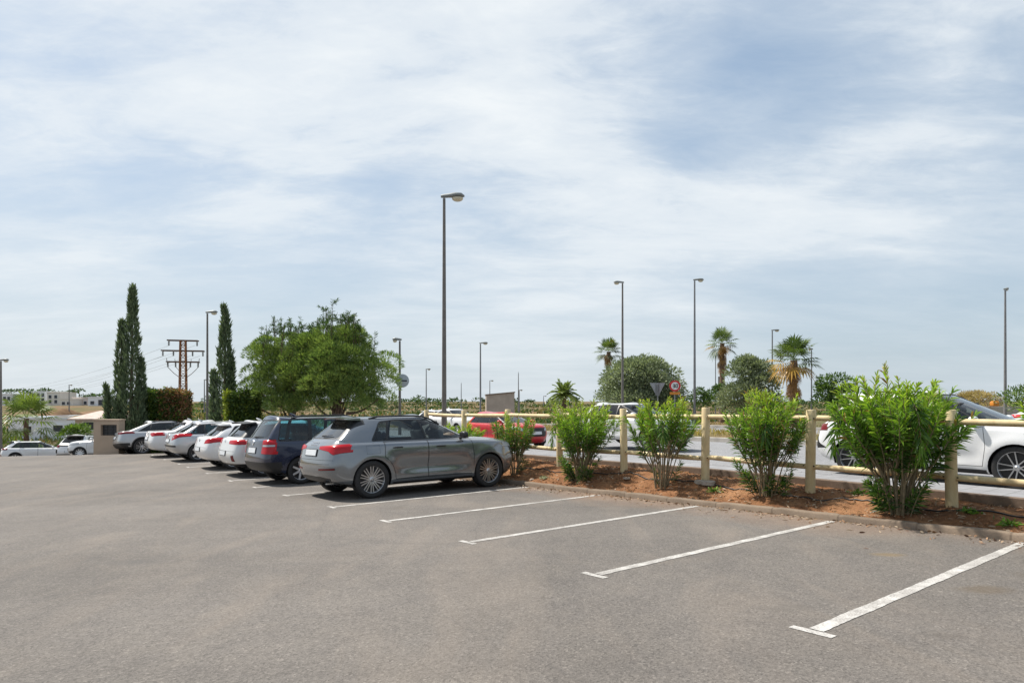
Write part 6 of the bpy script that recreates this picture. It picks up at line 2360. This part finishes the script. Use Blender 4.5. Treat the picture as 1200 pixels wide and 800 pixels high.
def building(px0, px1, ytop, ybase, Y, depth, mat, label, wins=(), roof=None, yaw=0.0, parapet=True, steps=()):
    w = (px1 - px0) / 775 * Y
    p = at((px0 + px1) / 2, Y, zat(ybase, Y) - 1.5)
    root = empty('house', p, (0, 0, yaw), label, 'house', 'houses on the far slope')
    h = zat(ytop, Y) - p.z
    m = MB()
    m.box((0, depth / 2, h / 2), (w, depth, h))
    for (x0, x1, y0) in steps:
        hh = zat(y0, Y) - p.z
        m.box(((x0 + x1) / 2 * w - w / 2, depth / 2 + .3, hh / 2), ((x1 - x0) * w, depth * .8, hh))
    m.build('wall', M[mat], root)
    if parapet and roof is None:
        m = MB()
        for (c, sz) in (((0, -.03, h + .12), (w + .16, .22, .24)), ((0, depth, h + .12), (w + .16, .22, .24)), ((-w / 2, depth / 2, h + .12), (.22, depth - .2, .24)), ((w / 2, depth / 2, h + .12), (.22, depth - .2, .24))):
            m.box(c, sz)
        m.build('parapet', M[mat], root)
    if roof:
        m = MB()
        e = .5
        z0, z1 = h, h + roof
        m.poly([(-w / 2 - e, -e, z0), (w / 2 + e, -e, z0), (w / 2 - .6, depth / 2, z1), (-w / 2 + .6, depth / 2, z1)], .14, (0, 0, 1))
        m.poly([(w / 2 + e, depth + e, z0), (-w / 2 - e, depth + e, z0), (-w / 2 + .6, depth / 2, z1), (w / 2 - .6, depth / 2, z1)], .14, (0, 0, 1))
        m.poly([(w / 2 + e, -e, z0), (w / 2 + e, depth + e, z0), (w / 2 - .6, depth / 2, z1)], .14, (0, 0, 1))
        m.poly([(-w / 2 - e, depth + e, z0), (-w / 2 - e, -e, z0), (-w / 2 + .6, depth / 2, z1)], .14, (0, 0, 1))
        m.build('roof', M['tiles'], root)
    for (u, v, ww, hh) in wins:
        x, z = (u - .5) * w, h * 1.0 - v * (h - 1.5)
        m = MB()
        for (c, sz) in (((x - ww / 2, -.04, z), (.10, .12, hh + .1)), ((x + ww / 2, -.04, z), (.10, .12, hh + .1)), ((x, -.04, z + hh / 2), (ww - .1, .12, .10)), ((x, -.06, z - hh / 2), (ww + .1, .18, .10))):
            m.box(c, sz)
        f = m.build('window', M['sign_white'], root)
        m = MB()
        m.box((x, -.012, z), (ww - .1, .03, hh - .1))
        m.build('pane', M['pane'], f)
    return root


def build_buildings():
    # boundary wall with letterboxes
    Y = 29
    b = at(124, Y, 0)
    zb_, zt = zat(533, Y) - .2, zat(492.5, Y)
    root = empty('boundary_wall', (b.x, b.y, zb_), (0, 0, -.10), 'low beige wall with a bank of dark letterboxes, at the far end of the parked row', 'wall')
    h = zt - zb_
    x0, x1 = (108.5 - 124) / 775 * Y, (140 - 124) / 775 * Y
    wx0, wx1, wz0, wz1 = (117.5 - 124) / 775 * Y, (137.6 - 124) / 775 * Y, zat(510, Y) - zb_, zat(497.5, Y) - zb_
    m = MB()
    m.box(((x0 + wx0) / 2, .2, h / 2), (wx0 - x0, .40, h))
    m.box(((wx1 + x1) / 2, .2, h / 2), (x1 - wx1, .40, h))
    m.box(((wx0 + wx1) / 2, .2, wz0 / 2), (wx1 - wx0, .397, wz0))
    m.box(((wx0 + wx1) / 2, .2, (wz1 + h) / 2), (wx1 - wx0, .397, h - wz1))
    m.box(((x0 + x1) / 2, .2, h + .025), (x1 - x0 + .06, .46, .05), None, .008)
    m.build('wall', M['render_beige'], root)
    m = MB()
    m.box(((wx0 + wx1) / 2, .25, (wz0 + wz1) / 2), (wx1 - wx0, .2, wz1 - wz0))
    lb = m.build('letterbox_bank', M['louvre'], root)
    for i in range(4):
        for j in range(3):
            z = wz0 + (wz1 - wz0) * (i + .5) / 4
            x = wx0 + (wx1 - wx0) * (j + .5) / 3
            m = MB()
            m.box((x, .13, z), ((wx1 - wx0) / 3 - .025, .03, (wz1 - wz0) / 4 - .03), None, .004)
            m.box((x, .105, z + .025), (.14, .02, .012))
            m.build('letterbox', M['sign_back'] if False else plain_louvre, lb)
    # concrete block wall in the field
    Y = 56
    b = at(586.5, Y, 0)
    b.z = gz(b) - .3
    w = 33 / 775 * Y
    root = empty('utility_hut', b, (0, 0, .08), 'brown concrete block hut standing in the dry field, roof slightly sloping', 'hut')
    hL, hR = zat(463, Y) - b.z, zat(460, Y) - b.z
    m = MB()
    m.poly([(-w / 2, 0, 0), (w / 2, 0, 0), (w / 2, 0, hR), (-w / 2, 0, hL)], 2.2, (0, 1, 0))
    m.build('wall', M['block'], root)
    m = MB()
    ang = atan2(hR - hL, w)
    m.box((0, 1.1, (hL + hR) / 2 + .045), (w + .12, 2.36, .09), Matrix.Rotation(-ang, 4, 'Y'), .01)
    m.build('roof', M['edging'], root)
    # long low white buildings on the low ground, then the far slope
    building(10, 88, 491, 515, 74, 12, 'render_white', 'long low white building with flat roof behind the young palm', [(.3, .5, .9, .8), (.75, .45, 1.2, .8)])
    building(88, 112, 492, 512, 66, 6, 'render_pink', 'small house with pale tiled roof behind the bright green bush', [(.7, .35, 1.2, .9)], roof=.75)
    building(103, 136, 465.5, 478, 215, 10, 'render_white', 'white villa with dark windows left of the tall cypress', [(.16, .5, 1.4, 1.2), (.47, .48, 1.9, 1.9), (.78, .5, 1.3, 1.2), (.62, .75, 1.0, 1.2)], steps=((.55, .95, 462),))
    building(84, 104, 466, 479, 230, 10, 'render_pink', 'pale pink house between the white villa and the cream terrace', [(.2, .45, 1.2, 1.2), (.5, .45, 1.2, 1.2), (.8, .45, 1.2, 1.2)])
    building(55, 70, 460, 476, 235, 9, 'render_cream', 'cream flat-roofed house right of the tall white block', [(.25, .3, 1.2, 1.3), (.7, .3, 1.2, 1.3), (.25, .65, 1.2, 1.3), (.7, .65, 1.2, 1.3)], steps=((.1, .5, 458.5),))
    building(37, 53, 459, 477, 240, 9, 'render_white', 'tall white block with rows of windows above the young palm', [(u, v, 1.2, 1.4) for u in (.18, .5, .82) for v in (.2, .5, .8)])
    building(70, 85, 468, 479, 225, 8, 'render_cream', 'low cream terrace between two taller houses', [(.3, .4, 1.2, 1.1), (.7, .4, 1.2, 1.1)])
    building(2, 14, 462, 478, 230, 8, 'render_white', 'narrow white house at the left edge of the far slope', [(.3, .3, 1.1, 1.4), (.7, .3, 1.1, 1.4), (.5, .65, 1.1, 1.4)])
    building(16, 34, 465, 478, 250, 8, 'render_cream', 'cream house half hidden behind the young palm', [(.3, .4, 1.2, 1.2), (.7, .4, 1.2, 1.2)])
    building(640, 668, 471, 477, 300, 9, 'render_cream', 'far low pale building right of the concrete hut', [(.3, .4, 1.4, .8), (.7, .4, 1.4, .8)])
    building(255, 262, 468.5, 474, 260, 7, 'render_white', 'tiny white house between the lamp and the single cypress', [(.5, .4, 1.0, .8)])
    g = np.random.default_rng(77)
    for k in range(15):
        x = 6 + k * 8.6 + g.uniform(-2, 2)
        Y = g.uniform(255, 275)
        b = at(x, Y, zat(479, Y))
        hT = zat(457.5 + g.uniform(-1.5, 3.5) + (3.5 if x > 95 else 0), Y) - b.z
        r = g.uniform(.9, 1.5)
        cl = [((g.normal(0, r * .9), g.normal(0, r), hT - r * .5 + g.normal(0, .25)), (r, r, r * .55)) for _ in range(5)]
        crown_tree('stone_pine', b, cl, M['bushgreen'], 'umbrella-crowned tree on the skyline above the far houses', 'tree', 'skyline trees above the houses', 16, 1.0, .45,
                   [(np.array([[0, 0, 0], [.1, 0, hT * .5], [0, 0, hT - .4]]), np.array([.22, .18, .12]))], tint=(.25, .13))
    # dry grassy banks in front of the houses
    for (x0, x1, yt, Y, nm) in ((52, 92, 479, 120, 0), (108, 150, 480, 105, 1), (60, 140, 486, 84, 2)):
        b = at((x0 + x1) / 2, Y, zat(494, Y) - 2)
        w = (x1 - x0) / 775 * Y / 2
        h = zat(yt, Y) - b.z
        u = np.linspace(-1, 1, 25)
        U, V_ = np.meshgrid(u * 1.25, u)
        Z = h * np.clip(1 - U ** 2 / 1.56, 0, 1) ** .6 * np.clip(1 - V_ ** 2, 0, 1) ** .6 + .18 * rough2(U * w, V_ * w, 1.1, nm)
        P = np.stack([b.x + U * w, b.y + V_ * 8, b.z + Z], -1).reshape(-1, 3)
        i = np.arange(625).reshape(25, 25)
        o = link('hill', np_mesh('hill', P, [np.stack([i[:-1, :-1], i[:-1, 1:], i[1:, 1:], i[1:, :-1]], -1).reshape(-1, 4)], True), M['field'])
        o['kind'] = 'structure'
    # dry grass of the median and the verge
    n = 9000
    s = np.concatenate([RNG.uniform(22.9, 28.1, n), RNG.uniform(37.3, 44, n // 2)])
    t = RNG.uniform(-6, 45, len(s))
    keep = RNG.random(len(s)) < .25 + .75 * (np.sin(t * .9) * np.cos(s * 1.1 + t * .3) > -.2)
    s, t = s[keep], t[keep]
    z = np.where(s < 30, road_z(s, t) + .14, ground_z(s, t) + .02)
    P = np.stack([s * S_.x + t * T_.x, s * S_.y + t * T_.y, z], -1)
    D = rand_dirs(len(P)) * .5 + np.array([0, 0, 1])
    T = np.where(np.sin(t * .5 + 1) > .2, RNG.uniform(.2, 1.2, len(P)), RNG.uniform(1.0, 1.8, len(P)))
    foliage('dry_grass', P, D, RNG.uniform(.12, .42, len(P)), RNG.uniform(.02, .05, len(P)), T, M['dry'], None, .3, True)['kind'] = 'stuff'
    # bare tree and orange tank on the right
    b = at(1160, 47, 0)
    b.z = gz(b)
    segs = []

    def grow_(p, d, L_, r, depth):
        q = p + d * L_
        segs.append((curve_pts(p, q, rand_dirs(1)[0] * L_ * .06, 5), np.linspace(r, r * .62, 5)))
        if depth == 0: return
        for _ in range(3 if depth > 1 else 4):
            grow_(q, unit((d + rand_dirs(1)[0] * .75)[None])[0], L_ * RNG.uniform(.6, .8), r * .6, depth - 1)
    grow_(np.array([0, 0, 0.]), np.array([.05, 0, 1.]), .75, .07, 4)
    V, F = tubes_np(segs, 5)
    root = empty('bare_tree', b, (0, 0, 0), 'leafless twiggy tree left of the slim lamp at the right edge', 'tree')
    link('branches', np_mesh('branches', V, F, True), M['bark'], root)
    b = at(1165.5, 44, 0)
    b.z = zat(476, 44)
    m = MB()
    m.box((0, 0, .16), (.42, .40, .32), None, .07, 3)
    m.box((0, 0, .34), (.30, .28, .05), None, .02, 2)
    o = m.build('orange_tank', M['sign_yellow'], None, smooth=True, loc=b)
    tag(o, 'small orange box on the low wall beyond the white SUV bonnet', 'box')
    b = at(1170, 44.5, 0)
    m = MB()
    z1 = zat(476, 44.5)
    m.box((0, 0, (z1 - .3) / 2), (5.5, .25, z1 + .3), None, .02)
    o = m.build('low_wall', M['kerb_pale'], None, loc=(b.x, b.y, 0))
    tag(o, 'low pale wall at the right edge carrying the small orange box', 'wall')


plain_louvre = plain('letterbox_grey', (.045, .045, .048), .4, .3)
build_plants()
build_poles()
build_buildings()


# ------------------------------------------------------------------ cars on the road and in the lower car park
def more_cars():
    drive(SUV, 13.5, 2.62, ROAD_Z, 'white SUV with black and silver five-spoke wheels, behind the largest bush', level=3)
    c2 = dict(CITY, L=4.06, w=.88, paint='pearl')
    drive(c2, 16.0, 12.9, ROAD_Z, 'white hatchback with many-spoked wheels behind the vase-shaped oleander', level=2)
    c3 = dict(CITY, paint='red', badge_rear=None, plate_front=(.64, .52, .12))
    c3['black'] = [([(-.52, .50), (.52, .50), (.60, .84), (-.60, .84)], 'x', lambda c: c.x > 3.7)] + CITY['black'][1:]
    drive(c3, 14.2, 17.5, -.16, 'red small car with white front plate in a black grille', level=2, scale=.90)
    c4 = dict(HATCH, paint='white', cabin=False)
    drive(c4, 21.5, 34.0, -.45, 'distant white car whose roof shows above the grey SUV', level=2)
    drive(dict(SALOON, cabin=False), 19.5, 29.0, -.30, 'distant white car behind the post and rail, left of the red car', level=2)
    drive(dict(HATCH, paint='white', cabin=False), 31.5, 4.4, ROAD_Z, 'white car on the far road at the right edge', level=2)
    # lower car park
    g = 'cars in the lower car park'

    def low(P, px, Y, rz, label, anchor=0.0):
        p = at(px, Y, 0)
        q = p + Vector((cos(rz), sin(rz), 0)) * (P['L'] / 2)
        s, t = q.x * S_.x + q.y * S_.y, q.x * T_.x + q.y * T_.y
        p.z = float(lot_z(s, t))
        e = .6
        fx = (gz(q + Vector((cos(rz), sin(rz), 0)) * e) - gz(q - Vector((cos(rz), sin(rz), 0)) * e)) / (2 * e)
        fy = (gz(q + Vector((-sin(rz), cos(rz), 0)) * e) - gz(q - Vector((-sin(rz), cos(rz), 0)) * e)) / (2 * e)
        p.z -= fx * P['L'] / 2 * 1.0
        return make_car(P, p, rz, label, roll=math.atan(fy), pitch=-math.atan(fx), level=2, group=g)
    low(dict(CROSS, paint='white', black=[], spoiler=(.36, .76, .56, 1.47, 1.50, 'black_trim'), lamp_mats={'tail_light': 'tail_dark', 'fog_light': 'tail_dark'}), -1, 44.5, R(36), 'white crossover seen from its side, dark cladding, at the left edge beyond the asphalt')
    sp = dict(SUV, paint='white', clad=.40, plate_rear=(.60, .5, .11), badge_rear=('oval', .93, .05))
    sp['black'] = [([(-.80, .93), (.80, .93), (.74, 1.05), (-.74, 1.05)], 'x', lambda c: c.x < .5)]
    low(sp, 80, 41.5, R(96), 'white SUV seen from behind, dark rear window, between crossover and beige wall')
    low(dict(CITY, paint='white'), 176, 37.5, R(196), 'white small car half hidden by the beige wall, nose to the left')


more_cars()
